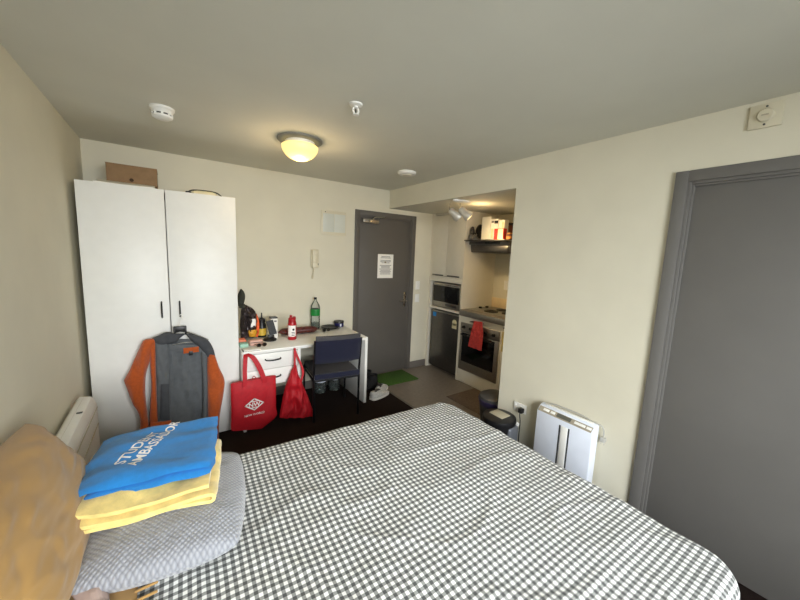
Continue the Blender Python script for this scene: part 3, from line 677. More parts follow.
bm = B(); lathe(bm, [(0.016, 0.337), (0.0165, 0.339), (0.0165, 0.36), (0, 0.362)], (1.872, -0.06, Z0), 18); obj('cap', bm, 'blackm', t)
bm = B(); lathe(bm, [(0, 0.004), (0.043, 0.004), (0.049, 0.014), (0.049, 0.07), (0, 0.071)], (1.872, -0.06, Z0), 20); obj('water', bm, 'water', t)
rx, ry = 1.505, -0.405
t = thing('sports_bottle', 'red drink bottle with a white printed panel standing on the desk', 'bottle', (rx, ry, Z0))
bm = B(); lathe(bm, [(0, 0.001), (0.039, 0.001), (0.042, 0.006), (0.042, 0.16), (0.036, 0.185), (0.031, 0.195)], (rx, ry, Z0), 24); obj('body', bm, 'redplastic', t)
bm = B(); lathe(bm, [(0.037, 0.186), (0.037, 0.212), (0.028, 0.22), (0, 0.221)], (rx, ry, Z0), 22); lathe(bm, [(0.014, 0.218), (0.012, 0.244), (0, 0.245)], (rx - 0.012, ry, Z0), 14); box(bm, (rx + 0.01, ry - 0.01, Z0 + 0.212), (rx + 0.034, ry + 0.01, Z0 + 0.228), 0.003); obj('cap', bm, 'redplastic', t)
bm = B()
for k in range(9):
    a0 = -PI * 0.5 - 0.95 + 1.9 * k / 9 - 0.35; a1 = a0 + 1.9 / 9
    q = [(rx + 0.0428 * math.cos(a_), ry + 0.0428 * math.sin(a_)) for a_ in (a0, a1)]
    bm.faces.new([bm.verts.new(p) for p in ((*q[0], Z0 + 0.035), (*q[1], Z0 + 0.035), (*q[1], Z0 + 0.145), (*q[0], Z0 + 0.145))])
bmesh.ops.remove_doubles(bm, verts=bm.verts, dist=1e-5); obj('printed_panel', bm, 'whiteink', t)
bm = B(); lathe(bm, [(0.011, -0.0436), (0.011, -0.042)], (rx, ry, Z0 + 0.105), 12, 'y')
for zz in (0.045, 0.06, 0.075): box(bm, (rx - 0.018, ry - 0.0440, Z0 + zz), (rx + 0.012, ry - 0.0415, Z0 + zz + 0.006))
obj('printed_mark', bm, 'blackm', t)
t = thing('snack_packet', 'long dark red packet lying behind the red drink bottle', 'packet', (1.66, -0.22, Z0))
bm = B(); n = 22; 
rings = []
for i in range(n + 1):
    s = i / n; x = 1.43 + 0.40 * s; e = max(0.08, (1 - abs(2 * s - 1) ** 6)) ** 0.5
    rings.append((Vector((x, -0.22 + 0.01 * math.sin(s * 5), Z0 + 0.037)), 0.036 * e))
prev = None
for p, rr in rings:
    ring = [bm.verts.new(p + Vector((0, rr * 1.3 * math.cos(2 * PI * k / 14), rr * 0.98 * math.sin(2 * PI * k / 14) + 0.003 * noise.noise(Vector((p.x * 40, k, 2)))))) for k in range(14)]
    if prev:
        for k in range(14): bm.faces.new((prev[k], prev[(k + 1) % 14], ring[(k + 1) % 14], ring[k]))
    else: bm.faces.new(ring)
    prev = ring
bm.faces.new(prev); obj('wrapper', bm, 'wrap', t)
for x0 in (1.412, 1.822):
    bm = B(); box(bm, (x0, -0.262, Z0 + 0.034), (x0 + 0.022, -0.178, Z0 + 0.038)); obj('crimped_end', bm, 'wrap', t)
bm = B(); lathe(bm, [(0, 0.001), (0.07, 0.001), (0.10, 0.014), (0.104, 0.022), (0.099, 0.022), (0.068, 0.007), (0, 0.006)], (2.03, -0.115, Z0), 34)
tag(obj('plate', bm, 'black'), 'dark round plate lying on the desk beside the navy tin', 'plate')
t = thing('storage_tin', 'round navy tin with a lid at the far corner of the desk', 'tin', (2.162, -0.066, Z0))
bm = B(); lathe(bm, [(0, 0.001), (0.056, 0.001), (0.057, 0.05), (0, 0.05)], (2.162, -0.066, Z0), 30); obj('body', bm, 'navytin', t)
bm = B(); lathe(bm, [(0.0585, 0.046), (0.0585, 0.064), (0.056, 0.067), (0, 0.067)], (2.162, -0.066, Z0), 30); obj('lid', bm, 'black', t)
bm = B(); box(bm, (2.150, -0.1255, Z0 + 0.008), (2.170, -0.1205, Z0 + 0.04), 0.001); obj('label_patch', bm, 'dehum', t)
def glasses(label, x, y, z, rot, mname, wd=0.055):
    t = thing('eyeglasses', label, 'glasses', (x, y, z), rot)
    R_ = wd * 0.42
    for s in (-1, 1):
        bm = B(); tube(bm, [(s * wd / 2 * 1.1 + R_ * math.cos(2 * PI * k / 16), 0, R_ + 0.003 + R_ * 0.85 * math.sin(2 * PI * k / 16)) for k in range(17)], 0.0028, 6); o = obj('rim', bm, mname, t, local=True)
        bm = B(); lathe(bm, [(R_ * 0.95, -0.001), (R_ * 0.95, 0.001)], (s * wd / 2 * 1.1, 0, R_ + 0.003), 16, 'y', sy=0.85); obj('lens', bm, 'blackg', o, local=True)
        bm = B(); tube(bm, [(s * (wd * 0.55 + R_), 0.001, R_ * 1.2), (s * (wd * 0.55 + R_), 0.09, R_ * 1.1), (s * (wd * 0.55 + R_), 0.12, 0.006)], 0.002, 6, 4); obj('temple', bm, mname, t, local=True)
    bm = B(); tube(bm, [(-0.008, 0, R_ * 1.2), (0, -0.002, R_ * 1.3), (0.008, 0, R_ * 1.2)], 0.002, 6); obj('bridge', bm, mname, t, local=True)
    return t
glasses('black glasses lying between the clear bottle and the dark plate', 1.92, -0.27, Z0, 0.2, 'black', 0.05)
glasses('brown framed glasses lying by the pink pouch near the desk edge', 1.185, -0.565, Z0, 0.2, 'tort', 0.045)
t = thing('white_carton', 'tall white carton with a grey end standing on the desk', 'carton', (1.36, -0.27, Z0))
bm = B(); box(bm, (1.328, -0.305, Z0 + 0.001), (1.392, -0.235, Z0 + 0.205), 0.002); obj('carton', bm, 'paper', t)
bm = B(); box(bm, (1.327, -0.306, Z0 + 0.2), (1.393, -0.234, Z0 + 0.214), 0.002); obj('end_cap', bm, 'lidgrey', t)
for zz in (0.06, 0.165):
    bm = B(); box(bm, (1.358, -0.3062, Z0 + zz), (1.382, -0.3045, Z0 + zz + 0.016)); obj('printed_patch', bm, 'print', t)
ph = thing('smartphone', 'dark grey phone leaning against the white carton', 'phone', (1.325, -0.33, Z0))
rt = Matrix.Rotation(math.radians(-22), 3, 'X') @ Matrix.Rotation(math.radians(-10), 3, 'Y')
bm = B(); box(bm, (1.288, -0.345, Z0 + 0.050), (1.358, -0.336, Z0 + 0.194), 0.003, rot=rt); obj('case', bm, 'lidgrey', ph)
bm = B(); box(bm, (1.290, -0.3475, Z0 + 0.056), (1.356, -0.3463, Z0 + 0.190), rot=rt); obj('screen', bm, 'dgreycloth', ph)
t = thing('phone_stand', 'round black stand on the desk in front of the white carton', 'stand', (1.30, -0.355, Z0))
bm = B(); lathe(bm, [(0, 0.001), (0.060, 0.001), (0.062, 0.010), (0.05, 0.022), (0, 0.024)], (1.305, -0.355, Z0), 26); obj('base', bm, 'black', t)
bm = B(); box(bm, (1.285, -0.366, Z0 + 0.02), (1.345, -0.338, Z0 + 0.052), 0.006); obj('cradle', bm, 'black', t)
t = thing('sauce_jar', 'black jar with yellow label and thin spout on the desk', 'jar', (1.29, -0.19, Z0))
bm = B(); lathe(bm, [(0, 0.001), (0.042, 0.001), (0.044, 0.005), (0.044, 0.12), (0.03, 0.145), (0.03, 0.16)], (1.268, -0.18, Z0), 24); obj('body', bm, 'black', t)
bm = B(); lathe(bm, [(0.0449, 0.02), (0.0449, 0.09)], (1.268, -0.18, Z0), 24); obj('label_band', bm, 'yellowlab', t)
bm = B(); lathe(bm, [(0.036, 0.15), (0.036, 0.182), (0.014, 0.19), (0.008, 0.2), (0.006, 0.245), (0, 0.246)], (1.268, -0.18, Z0), 20); obj('cap', bm, 'black', t)
t = thing('crisp_bag', 'dark crumpled foil snack bag with orange print beside the wardrobe', 'snack bag', (1.12, -0.25, Z0))
def SB(pts): return poly([(240 + a_ / 13.33, 295 + b_ / 13.33) for a_, b_ in pts], -0.25)
bm = B(); puff(bm, SB([(60, 130), (20, 170), (5, 300), (0, 420), (10, 570)]), SB([(70, 130), (150, 165), (215, 240), (240, 380), (230, 560)]), -0.25, 0.055, 0.06, 26, 20, 0.05, 40, 41); obj('foil', bm, 'snack', t)
bm = B(); puff(bm, SB([(212, 240), (204, 330), (205, 440), (195, 545)]), SB([(238, 300), (252, 380), (250, 470), (232, 550)]), -0.272, 0.022, 0.02, 14, 8, 0.01, 40, 42); obj('printed_edge', bm, 'oranger', t)
bm = B(); puff(bm, SB([(125, 310), (116, 370), (118, 415)]), SB([(195, 300), (198, 360), (190, 410)]), -0.303, 0.012, 0.01, 10, 8, 0.006, 40, 43); obj('white_panel', bm, 'whiteink', t)
bm = B(); puff(bm, SB([(105, 455), (100, 490), (112, 540)]), SB([(205, 445), (206, 490), (195, 540)]), -0.300, 0.012, 0.01, 10, 8, 0.01, 40, 44); obj('printed_food', bm, 'gold', t)
t = thing('cap', 'dark olive cap perched on top of the snack bag', 'cap', (1.09, -0.25, 0.94))
bm = B(); puff(bm, SB([(5, -75), (-30, 0), (-30, 80), (-20, 150)]), SB([(25, -80), (60, -30), (68, 40), (40, 155)]), -0.25, 0.05, 0.05, 20, 14, 0.012, 20, 45); obj('crown', bm, 'olive', t)
bm = B(); puff(bm, SB([(-15, 120), (-20, 140), (-20, 165)]), SB([(52, 110), (62, 140), (60, 168)]), -0.285, 0.04, 0.02, 8, 10, 0.004, 20, 46); obj('brim', bm, 'olive', t)
def pouch(name, label, cat, lo, hi, mname, bev):
    bm = B(); box(bm, lo, hi, bev, 4)
    for v in bm.verts: v.co.z += 0.003 * noise.noise(v.co * 30) * (v.co.z > lo[2] + 0.01)
    return tag(obj(name, bm, mname), label, cat)
t = thing('zip_pouch', 'pale pink zip pouch lying on the desk edge', 'pouch', (1.15, -0.46, Z0))
bm = B(); box(bm, (1.095, -0.505, Z0 + 0.001), (1.215, -0.425, Z0 + 0.052), 0.02, 4); obj('pouch', bm, 'pinkish', t)
bm = B(); box(bm, (1.10, -0.507, Z0 + 0.031), (1.21, -0.500, Z0 + 0.036)); obj('zip', bm, 'black', t)
pouch('peach_case', 'small peach case on the desk against the wardrobe side', 'case', (1.012, -0.42, Z0 + 0.001), (1.085, -0.33, Z0 + 0.05), 'peach', 0.016)
pouch('mint_case', 'small mint green case on the desk in front of the peach one', 'case', (1.012, -0.52, Z0 + 0.001), (1.085, -0.44, Z0 + 0.036), 'mint', 0.012)
t = thing('notepad', 'white notepad with a dark cover at the front edge of the desk', 'notepad', (1.10, -0.61, Z0))
bm = B(); box(bm, (1.015, -0.645, Z0 + 0.001), (1.155, -0.565, Z0 + 0.004), 0.0005); obj('cover', bm, 'black', t)
bm = B(); box(bm, (1.022, -0.652, Z0 + 0.004), (1.16, -0.585, Z0 + 0.012), 0.001); obj('pages', bm, 'paper', t)

# ---- under / beside the desk
def jug(x, y, label):
    t = thing('water_jug', label, 'bottle', (x, y, 0), group='clear bottles under the desk')
    bm = B(); lathe(bm, [(0, 0.002), (0.062, 0.002), (0.07, 0.014), (0.07, 0.10), (0.065, 0.115), (0.07, 0.13), (0.07, 0.22), (0.05, 0.28), (0.02, 0.31), (0.02, 0.33)], (0, 0, 0), 24); obj('body', bm, 'clear', t, local=True)
    bm = B(); lathe(bm, [(0.023, 0.324), (0.023, 0.348), (0, 0.35)], (0, 0, 0), 16); obj('cap', bm, 'sticker', t, local=True)
    bm = B(); lathe(bm, [(0.0715, 0.135), (0.0715, 0.215)], (0, 0, 0), 24); obj('label_band', bm, 'dehum', t, local=True)
    bm = B(); lathe(bm, [(0, 0.006), (0.058, 0.006), (0.066, 0.018), (0.066, 0.09), (0, 0.091)], (0, 0, 0), 20); obj('water', bm, 'water', t, local=True)
    return t
j0 = jug(1.90, -0.16, 'clear water bottle under the desk nearer the drawers')
dup(j0, (2.07, -0.16, 0), 0.4, 'clear water bottle under the desk nearer the end panel')
def shoe_bm(bm_u, bm_s, L, wd, h):
    """shoe along +y, toe at +y"""
    n = 18
    def prof(s):   # s 0 heel..1 toe: half width, top height
        w = wd / 2 * (0.72 + 0.35 * math.sin(PI * min(1, s * 0.9 + 0.05)) if s < 0.8 else 0.72 + 0.35 * math.sin(PI * (0.77)) - (s - 0.8) * 1.2)
        w *= (1 - max(0, (s - 0.86) / 0.14) ** 2 * 0.45) * (1 - max(0, (0.1 - s) / 0.1) ** 2 * 0.4)
        t_ = h * (1.0 - 0.10 * s if s < 0.35 else max(0.42, 0.965 - (s - 0.35) * 1.15)) * (1 - max(0, (s - 0.9) / 0.1) ** 2 * 0.35)
        return w, t_
    for bm_, lo_z, which in ((bm_s, 0.0, 's'), (bm_u, 0.022, 'u')):
        prev = None
        for i in range(n + 1):
            s = i / n; w, t_ = prof(s); ring = []
            if which == 's': prof_pts = [(-w * 1.05, 0.0), (w * 1.05, 0.0), (w * 1.08, 0.024), (-w * 1.08, 0.024)]
            else:
                prof_pts = []
                for k in range(11):
                    a_ = PI * k / 10; prof_pts.append((w * math.cos(a_) * (1.0 if math.sin(a_) < 0.5 else 1.0), lo_z + (t_ - lo_z) * math.sin(a_) ** 0.6))
            ring = [bm_.verts.new((x, L * s - L / 2, z)) for x, z in prof_pts]
            if prev:
                for k in range(len(ring)): bm_.faces.new((prev[k], prev[(k + 1) % len(ring)], ring[(k + 1) % len(ring)], ring[k]))
            else: bm_.faces.new(ring)
            prev = ring
        bm_.faces.new(prev)
def shoe(name, label, loc, rot, mu, ms, group):
    t = thing(name, label, 'shoe', loc, rot, group)
    u, s = B(), B(); shoe_bm(u, s, 0.28, 0.10, 0.095)
    obj('upper', u, mu, t, local=True, smooth=50); obj('sole', s, ms, t, local=True)
    bm = B(); box(bm, (-0.018, -0.09, 0.086), (0.018, -0.005, 0.094), 0.006); lathe(bm, [(0.03, 0.084), (0.024, 0.092), (0, 0.091)], (0, -0.085, 0), 14, sx=0.9, sy=1.3); obj('opening', bm, 'lidgrey', t, local=True)
    bm = B()
    for k in range(4): tube(bm, [(-0.025, -0.0 + k * 0.022, 0.078 - k * 0.008), (0, 0.002 + k * 0.022, 0.0875 - k * 0.0095), (0.025, k * 0.022, 0.078 - k * 0.008)], 0.003, 6, 3)
    obj('laces', bm, 'white2' if mu == 'sneaker' else 'black', t, local=True)
    return t
shoe('sneaker', 'grey white trainer lying beside the desk end panel', (2.435, -0.60, 0), math.radians(-74), 'sneaker', 'white2', 'grey trainers by the desk')
shoe('sneaker', 'grey white trainer nearer the green doormat', (2.53, -0.485, 0), math.radians(-52), 'sneaker', 'white2', 'grey trainers by the desk')
t = thing('black_boot', 'black ankle boot standing behind the grey trainers', 'boot', (2.42, -0.335, 0), 1.75)
u, s = B(), B(); shoe_bm(u, s, 0.29, 0.11, 0.12); lathe(u, [(0.052, 0.06), (0.05, 0.11), (0.051, 0.15), (0.043, 0.15), (0.041, 0.13), (0, 0.125)], (0, -0.085, 0), 20, sy=1.2)
obj('upper', u, 'shoeblack', t, local=True); obj('sole', s, 'black', t, local=True)
t2 = dup(t, (2.42, -0.17, 0), 1.6, 'black ankle boot against the back wall beside the entry door frame')
t['group'] = 'black boots by the door'; t2['group'] = 'black boots by the door'
bm = B(); box(bm, (2.628, -0.405, 0.0), (3.15, -0.022, 0.012), 0.004); tag(obj('doormat', bm, 'matgreen'), 'green rectangular doormat in front of the entry door', 'doormat')
bm = B(); box(bm, (3.10, -1.80, 0.0), (3.57, -0.99, 0.008), 0.003); tag(obj('kitchen_mat', bm, 'brownmat'), 'brown mat on the vinyl in front of the oven', 'mat')

# ------------------------------------------------------------------ kitchen
KX = 3.578; YP = -0.66
t = thing('tall_cupboard', 'tall white kitchen cupboard housing the microwave and fridge', 'cupboard', (3.88, -0.33, 0))
bm = B()
box(bm, (KX, -0.036, 0), (KB - 0.004, -0.002, HS - 0.002)); box(bm, (KX, YP, 0), (KB - 0.004, YP + 0.020, HS - 0.002))
box(bm, (KX + 0.02, -0.638, 1.318), (KB - 0.02, -0.038, 1.336)); box(bm, (KX, -0.638, 0.876), (KB - 0.02, -0.038, 0.905)); box(bm, (KB - 0.02, -0.638, 0.0), (KB - 0.004, -0.038, HS - 0.002)); box(bm, (KX + 0.02, -0.638, HS - 0.02), (KB - 0.02, -0.038, HS - 0.002)); box(bm, (KX, -0.638, 1.262), (KX + 0.018, -0.038, 1.334), 0.001)
obj('carcass', bm, 'kwhite', t)
for y0, y1 in ((-0.334, -0.038), (-0.638, -0.338)):
    bm = B(); box(bm, (KX, y0, 1.338), (KX + 0.018, y1, HS - 0.03), 0.0015); dr = obj('door', bm, 'kwhite', t)
    bm = B(); box(bm, (KX - 0.014, y0 + 0.04, 1.342), (KX, y1 - 0.04, 1.358), 0.004); obj('handle', bm, 'dsteel', dr)
t = thing('microwave', 'steel framed microwave in the tall cupboard above the fridge', 'microwave', (3.78, -0.33, 0.905))
bm = B(); box(bm, (KX + 0.02, -0.615, 0.912), (KX + 0.38, -0.085, 1.245), 0.006)
for y in (-0.58, -0.12): box(bm, (KX + 0.05, y - 0.02, 0.905), (KX + 0.09, y + 0.02, 0.913))
obj('casing', bm, 'steel', t)
bm = B(); box(bm, (KX + 0.010, -0.60, 0.985), (KX + 0.021, -0.10, 1.205), 0.003); obj('door_window', bm, 'blackg', t)
bm = B(); box(bm, (KX + 0.007, -0.58, 1.215), (KX + 0.021, -0.12, 1.228), 0.004); obj('handle', bm, 'chrome', t)
bm = B(); box(bm, (KX + 0.013, -0.56, 0.935), (KX + 0.021, -0.35, 0.965), 0.002); obj('control_strip', bm, 'dsteel', t)
t = thing('bar_fridge', 'dark steel bar fridge built in under the microwave', 'fridge', (3.88, -0.37, 0))
bm = B(); box(bm, (KX + 0.055, -0.632, 0.02), (KX + 0.55, -0.098, 0.868), 0.004)
for y in (-0.58, -0.15): lathe(bm, [(0.02, 0.0), (0.02, 0.021)], (KX + 0.12, y, 0), 12)
obj('cabinet', bm, 'lidgrey', t)
bm = B(); box(bm, (KX + 0.006, -0.634, 0.05), (KX + 0.052, -0.096, 0.858), 0.006); dr = obj('door', bm, 'dsteel', t)
bm = B(); box(bm, (KX - 0.001, -0.634, 0.838), (KX + 0.008, -0.096, 0.858), 0.002); obj('handle_lip', bm, 'steel', dr)
bm = B(); box(bm, (KX + 0.0035, -0.19, 0.765), (KX + 0.0065, -0.12, 0.825), 0.001); obj('blue_sticker', bm, 'sticker', dr)
bm = B(); box(bm, (KX + 0.0035, -0.60, 0.665), (KX + 0.0065, -0.515, 0.735), 0.001); lathe(bm, [(0.042, KX + 0.0035), (0.042, KX + 0.0065)], (0, -0.558, 0.745), 20, 'x'); obj('energy_label', bm, 'stickery', dr)
# base unit
t = thing('oven_cabinet', 'low white cabinet around the built-in oven', 'cabinet', (3.88, -1.2, 0))
bm = B()
box(bm, (KX + 0.002, YP - 0.022, 0.0), (KB - 0.004, YP - 0.003, 0.867)); box(bm, (KX + 0.002, -1.316, 0.0), (KB - 0.004, -1.296, 0.867)); box(bm, (KX + 0.002, -1.296, 0.785), (KX + 0.02, YP - 0.022, 0.867)); box(bm, (KX + 0.002, -1.296, 0.005), (KX + 0.02, YP - 0.022, 0.168)); box(bm, (KB - 0.02, -1.296, 0.0), (KB - 0.004, YP - 0.022, 0.867)); box(bm, (KX + 0.02, -1.296, 0.15), (KB - 0.02, YP - 0.022, 0.166))
box(bm, (KX + 0.02, YA + 0.005, 0.08), (KB - 0.004, -1.318, 0.867))
obj('carcass', bm, 'kwhite', t)
bm = B(); box(bm, (KX, YA + 0.006, 0.1), (KX + 0.018, -1.319, 0.864), 0.0015); dr = obj('door', bm, 'kwhite', t)
bm = B(); box(bm, (KX - 0.014, -1.42, 0.835), (KX, -1.34, 0.85), 0.003); obj('handle', bm, 'dsteel', dr)
t = thing('benchtop', 'grey kitchen benchtop beside the tall cupboard', 'benchtop', (3.88, -1.27, 0.867))
bm = B(); box(bm, (KX - 0.022, YA + 0.003, 0.868), (KB - 0.003, YP - 0.002, 0.945), 0.004); obj('slab', bm, 'stone', t)
bm = B(); box(bm, (KX - 0.025, YA + 0.003, 0.872), (KX - 0.021, YP - 0.003, 0.94), 0.001); obj('edge_strip', bm, 'steel', t)
bm = B(); box(bm, (KB - 0.014, YA + 0.003, 0.947), (KB - 0.002, YP - 0.003, 1.08), 0.001); tag(obj('splashback', bm, 'tile'), 'beige splashback strip on the kitchen wall behind the hob', 'splashback')
t = thing('hob', 'steel hob with two dark coil plates set in the benchtop', 'hob', (3.85, -0.98, 0.945))
bm = B(); box(bm, (KX + 0.05, -1.28, 0.9455), (KX + 0.54, YP - 0.03, 0.953), 0.003); obj('hob_plate', bm, 'steel', t)
for (x, y, rr) in ((3.78, -0.98, 0.085), (4.0, -0.98, 0.075), (3.86, -1.17, 0.075), (4.03, -1.19, 0.06)):
    bm = B(); lathe(bm, [(rr, 0.953), (rr, 0.962), (rr - 0.012, 0.965), (rr - 0.02, 0.962)], (x, y, 0), 26)
    for q in (0.3, 0.55): lathe(bm, [(rr * q, 0.955), (rr * q + 0.004, 0.966), (rr * q + 0.012, 0.966), (rr * q + 0.016, 0.955)], (x, y, 0), 22)
    obj('hot_plate', bm, 'black', t)
for (x, y) in ((3.86, -0.735), (3.99, -0.735)):
    bm = B(); lathe(bm, [(0.022, 0.952), (0.020, 0.972), (0, 0.973)], (x, y, 0), 18); obj('knob', bm, 'black', t)
t = thing('oven', 'built-in steel oven with a dark glass door under the hob', 'oven', (3.85, -0.98, 0.17))
bm = B(); box(bm, (KX + 0.022, -1.294, 0.168), (KX + 0.54, YP - 0.024, 0.783)); obj('casing', bm, 'dsteel', t)
bm = B(); box(bm, (KX - 0.004, -1.290, 0.675), (KX + 0.021, YP - 0.022, 0.783), 0.003); obj('control_panel', bm, 'steel', t)
for y in (-0.745, -0.86, -1.10, -1.215):
    bm = B(); lathe(bm, [(0.021, KX - 0.003), (0.018, KX - 0.026), (0, KX - 0.027)], (0, y, 0.728), 18, 'x'); obj('knob', bm, 'black', t)
bm = B(); box(bm, (KX - 0.006, -1.290, 0.172), (KX + 0.021, YP - 0.022, 0.668), 0.004); dr = obj('door', bm, 'steel', t)
bm = B(); box(bm, (KX - 0.009, -1.235, 0.285), (KX - 0.005, -0.725, 0.655), 0.001); obj('window', bm, 'blackg', dr)
bm = B(); tube(bm, [(KX - 0.006, -1.23, 0.640), (KX - 0.042, -1.23, 0.640), (KX - 0.042, -0.73, 0.640), (KX - 0.006, -0.73, 0.640)], 0.009, 10); obj('handle', bm, 'black', dr)
# tea towel hung over a hook bar above the oven
bm = B()
def yz(pts, x): return [(lambda p: (p.y, p.z))(px(u, v, 0, x)) for u, v in pts]
def puffx(bm, left, right, x, front, back, rows, cols, wr, ws, seed):
    puff(bm, [(-a_, b_) for a_, b_ in left], [(-a_, b_) for a_, b_ in right], 0, front, back, rows, cols, wr, ws, seed)
    for v in bm.verts: v.co = Vector((x + v.co.y, -v.co.x, v.co.z))
    return bm
TX = KX - 0.072
puffx(bm, yz([(474, 321), (471, 332), (468, 346)], TX), yz([(482.5, 322), (483, 335), (481.5, 351)], TX), TX, 0.016, 0.012, 26, 16, 0.02, 45, 51)
tw = thing('tea_towel', 'red tea towel hanging in front of the oven', 'towel', (TX, -0.95, 0.5))
obj('cloth', bm, 'redtowel', tw)
hk = thing('towel_rail', 'small dark rail above the oven holding the red towel', 'rail', (KX - 0.03, -0.95, 0.84))
bm = B(); tube(bm, [(KX + 0.003, -0.90, 0.832), (KX - 0.070, -0.90, 0.834), (KX - 0.070, -1.05, 0.834), (KX + 0.003, -1.05, 0.832)], 0.005, 8); obj('bar', bm, 'dsteel', hk)
bm = B(); puffx(bm, [(-1.345, 0.80), (-1.345, 0.70), (-1.345, 0.575)], [(-1.425, 0.80), (-1.42, 0.70), (-1.415, 0.575)], KX - 0.024, 0.008, 0.006, 18, 8, 0.008, 40, 52); dc = thing('dish_cloth', 'yellow dish cloth hanging from the cabinet handle at the wall edge', 'cloth', (KX - 0.03, -1.38, 0.58)); obj('cloth', bm, 'yellowcloth', dc)
bm = B(); tube(bm, [(KX - 0.020, -1.36, 0.79), (KX - 0.0165, -1.38, 0.853), (KX - 0.020, -1.40, 0.79)], 0.003, 6, 3); obj('loop', bm, 'yellowcloth', dc)
# range hood
HX = 3.66
t = thing('range_hood', 'dark steel range hood on the kitchen wall above the hob', 'range hood', (3.9, -0.97, 1.66))
bm = B(); box(bm, (HX - 0.012, -1.27, 1.765), (KB - 0.002, YP - 0.003, 1.808), 0.003); obj('canopy', bm, 'dsteel', t)
bm = B(); prism(bm, [(HX + 0.01, -1.262, 1.765), (HX + 0.03, -1.262, 1.672), (KB - 0.01, -1.262, 1.665), (KB - 0.01, -1.262, 1.765)], (0, 0.595, 0), 0.003); obj('filter_box', bm, 'dsteel', t)
bm = B(); box(bm, (HX + 0.004, -1.235, 1.69), (HX + 0.022, YP - 0.04, 1.75), 0.003); obj('visor', bm, 'dsteel', t)
bm = B(); box(bm, (HX - 0.016, -1.14, 1.775), (HX - 0.011, -0.92, 1.80), 0.001); obj('switch_strip', bm, 'black', t)
# things on the hood: built where they stand, on its top at z = 1.825
HZ = 1.809
def carton(name, label, cat, lo, hi, m1, marks=()):
    t = thing(name, label, cat, ((lo[0] + hi[0]) / 2, (lo[1] + hi[1]) / 2, HZ))
    bm = B(); box(bm, lo, hi, 0.002); obj('carton', bm, m1, t)
    for (y0, y1, z0, z1, mm) in marks:
        bm = B(); box(bm, (lo[0] - 0.0015, y0, z0), (lo[0] + 0.001, y1, z1)); obj('printed_panel', bm, mm, t)
    return t
sh_ = thing('shelf', 'thin steel shelf on top of the range hood carrying cartons', 'shelf', (3.87, -0.97, HZ))
bm = B(); box(bm, (3.562, -1.27, HZ), (KB - 0.002, YP - 0.003, HZ + 0.010), 0.002); obj('shelf_board', bm, 'steel', sh_)
bm = B(); box(bm, (3.556, -1.27, HZ - 0.004), (3.562, YP - 0.003, HZ + 0.012), 0.001); obj('front_lip', bm, 'dsteel', sh_)
HZ = HZ + 0.0105
def on_shelf(u0, u1, v, xf):
    a_ = px(u0, 238, 0, xf); b_ = px(u1, 238, 0, xf); return b_.y, a_.y, px((u0 + u1) / 2, v, 0, xf).z
def carton(name, label, u0, u1, v, xf, dep, m1, marks=()):
    y0, y1, zt = on_shelf(u0, u1, v, xf); y0 += 0.002
    t = thing(name, label, 'carton', (xf + dep / 2, (y0 + y1) / 2, HZ))
    bm = B(); box(bm, (xf, y0, HZ), (xf + dep, y1, zt), 0.002); obj('carton', bm, m1, t)
    for (a0, a1, c0, c1, mm) in marks:
        bm = B(); box(bm, (xf - 0.0015, y1 + (y0 - y1) * a1, HZ + (zt - HZ) * c0), (xf + 0.001, y1 + (y0 - y1) * a0, HZ + (zt - HZ) * c1)); obj('printed_panel', bm, mm, t)
    return t
carton('cereal_box', 'tall plain pale carton standing on the shelf over the range hood', 481, 489.5, 217, 3.70, 0.07, 'paper')
carton('printed_carton', 'pale carton with dark print beside the tall plain one on the shelf', 489.8, 497.2, 219, 3.70, 0.07, 'paper', [(0.1, 0.45, 0.82, 0.92, 'print'), (0.5, 0.98, 0.78, 0.92, 'black'), (0.1, 0.4, 0.1, 0.55, 'stickery')])
carton('red_carton', 'short red and white carton in front on the shelf over the range hood', 493.6, 503, 228.5, 3.63, 0.06, 'redbox', [(0.42, 0.97, 0.05, 0.95, 'stickery')])
carton('slim_carton', 'slim white carton on the shelf next to the brown jars', 497.8, 503.8, 220, 3.70, 0.07, 'paper', [(0.55, 0.95, 0.3, 0.9, 'stickery')])
def jar(u, v, x, label, rr):
    p = px(u, 238, 0, x); y = p.y; h = px(u, v, 0, x).z - HZ
    t = thing('brown_jar', label, 'jar', (x, y, HZ))
    bm = B(); lathe(bm, [(0, 0.001), (rr * 0.9, 0.001), (rr, 0.006), (rr, h * 0.75), (rr * 0.78, h * 0.86)], (x, y, HZ), 22); obj('body', bm, 'brownjar', t)
    bm = B(); lathe(bm, [(rr * 0.84, h * 0.85), (rr * 0.84, h), (0, h)], (x, y, HZ), 22); obj('lid', bm, 'black' if h > 0.14 else 'amber', t)
    bm = B(); lathe(bm, [(rr * 1.02, h * 0.15), (rr * 1.02, h * 0.5)], (x, y, HZ), 22); obj('label_band', bm, 'amber' if h < 0.14 else 'brownjar', t)
jar(509, 223, 3.83, 'tall brown jar at the wall end of the kitchen shelf', 0.045)
jar(509.5, 233, 3.66, 'short brown jar in front of the tall one on the kitchen shelf', 0.036)
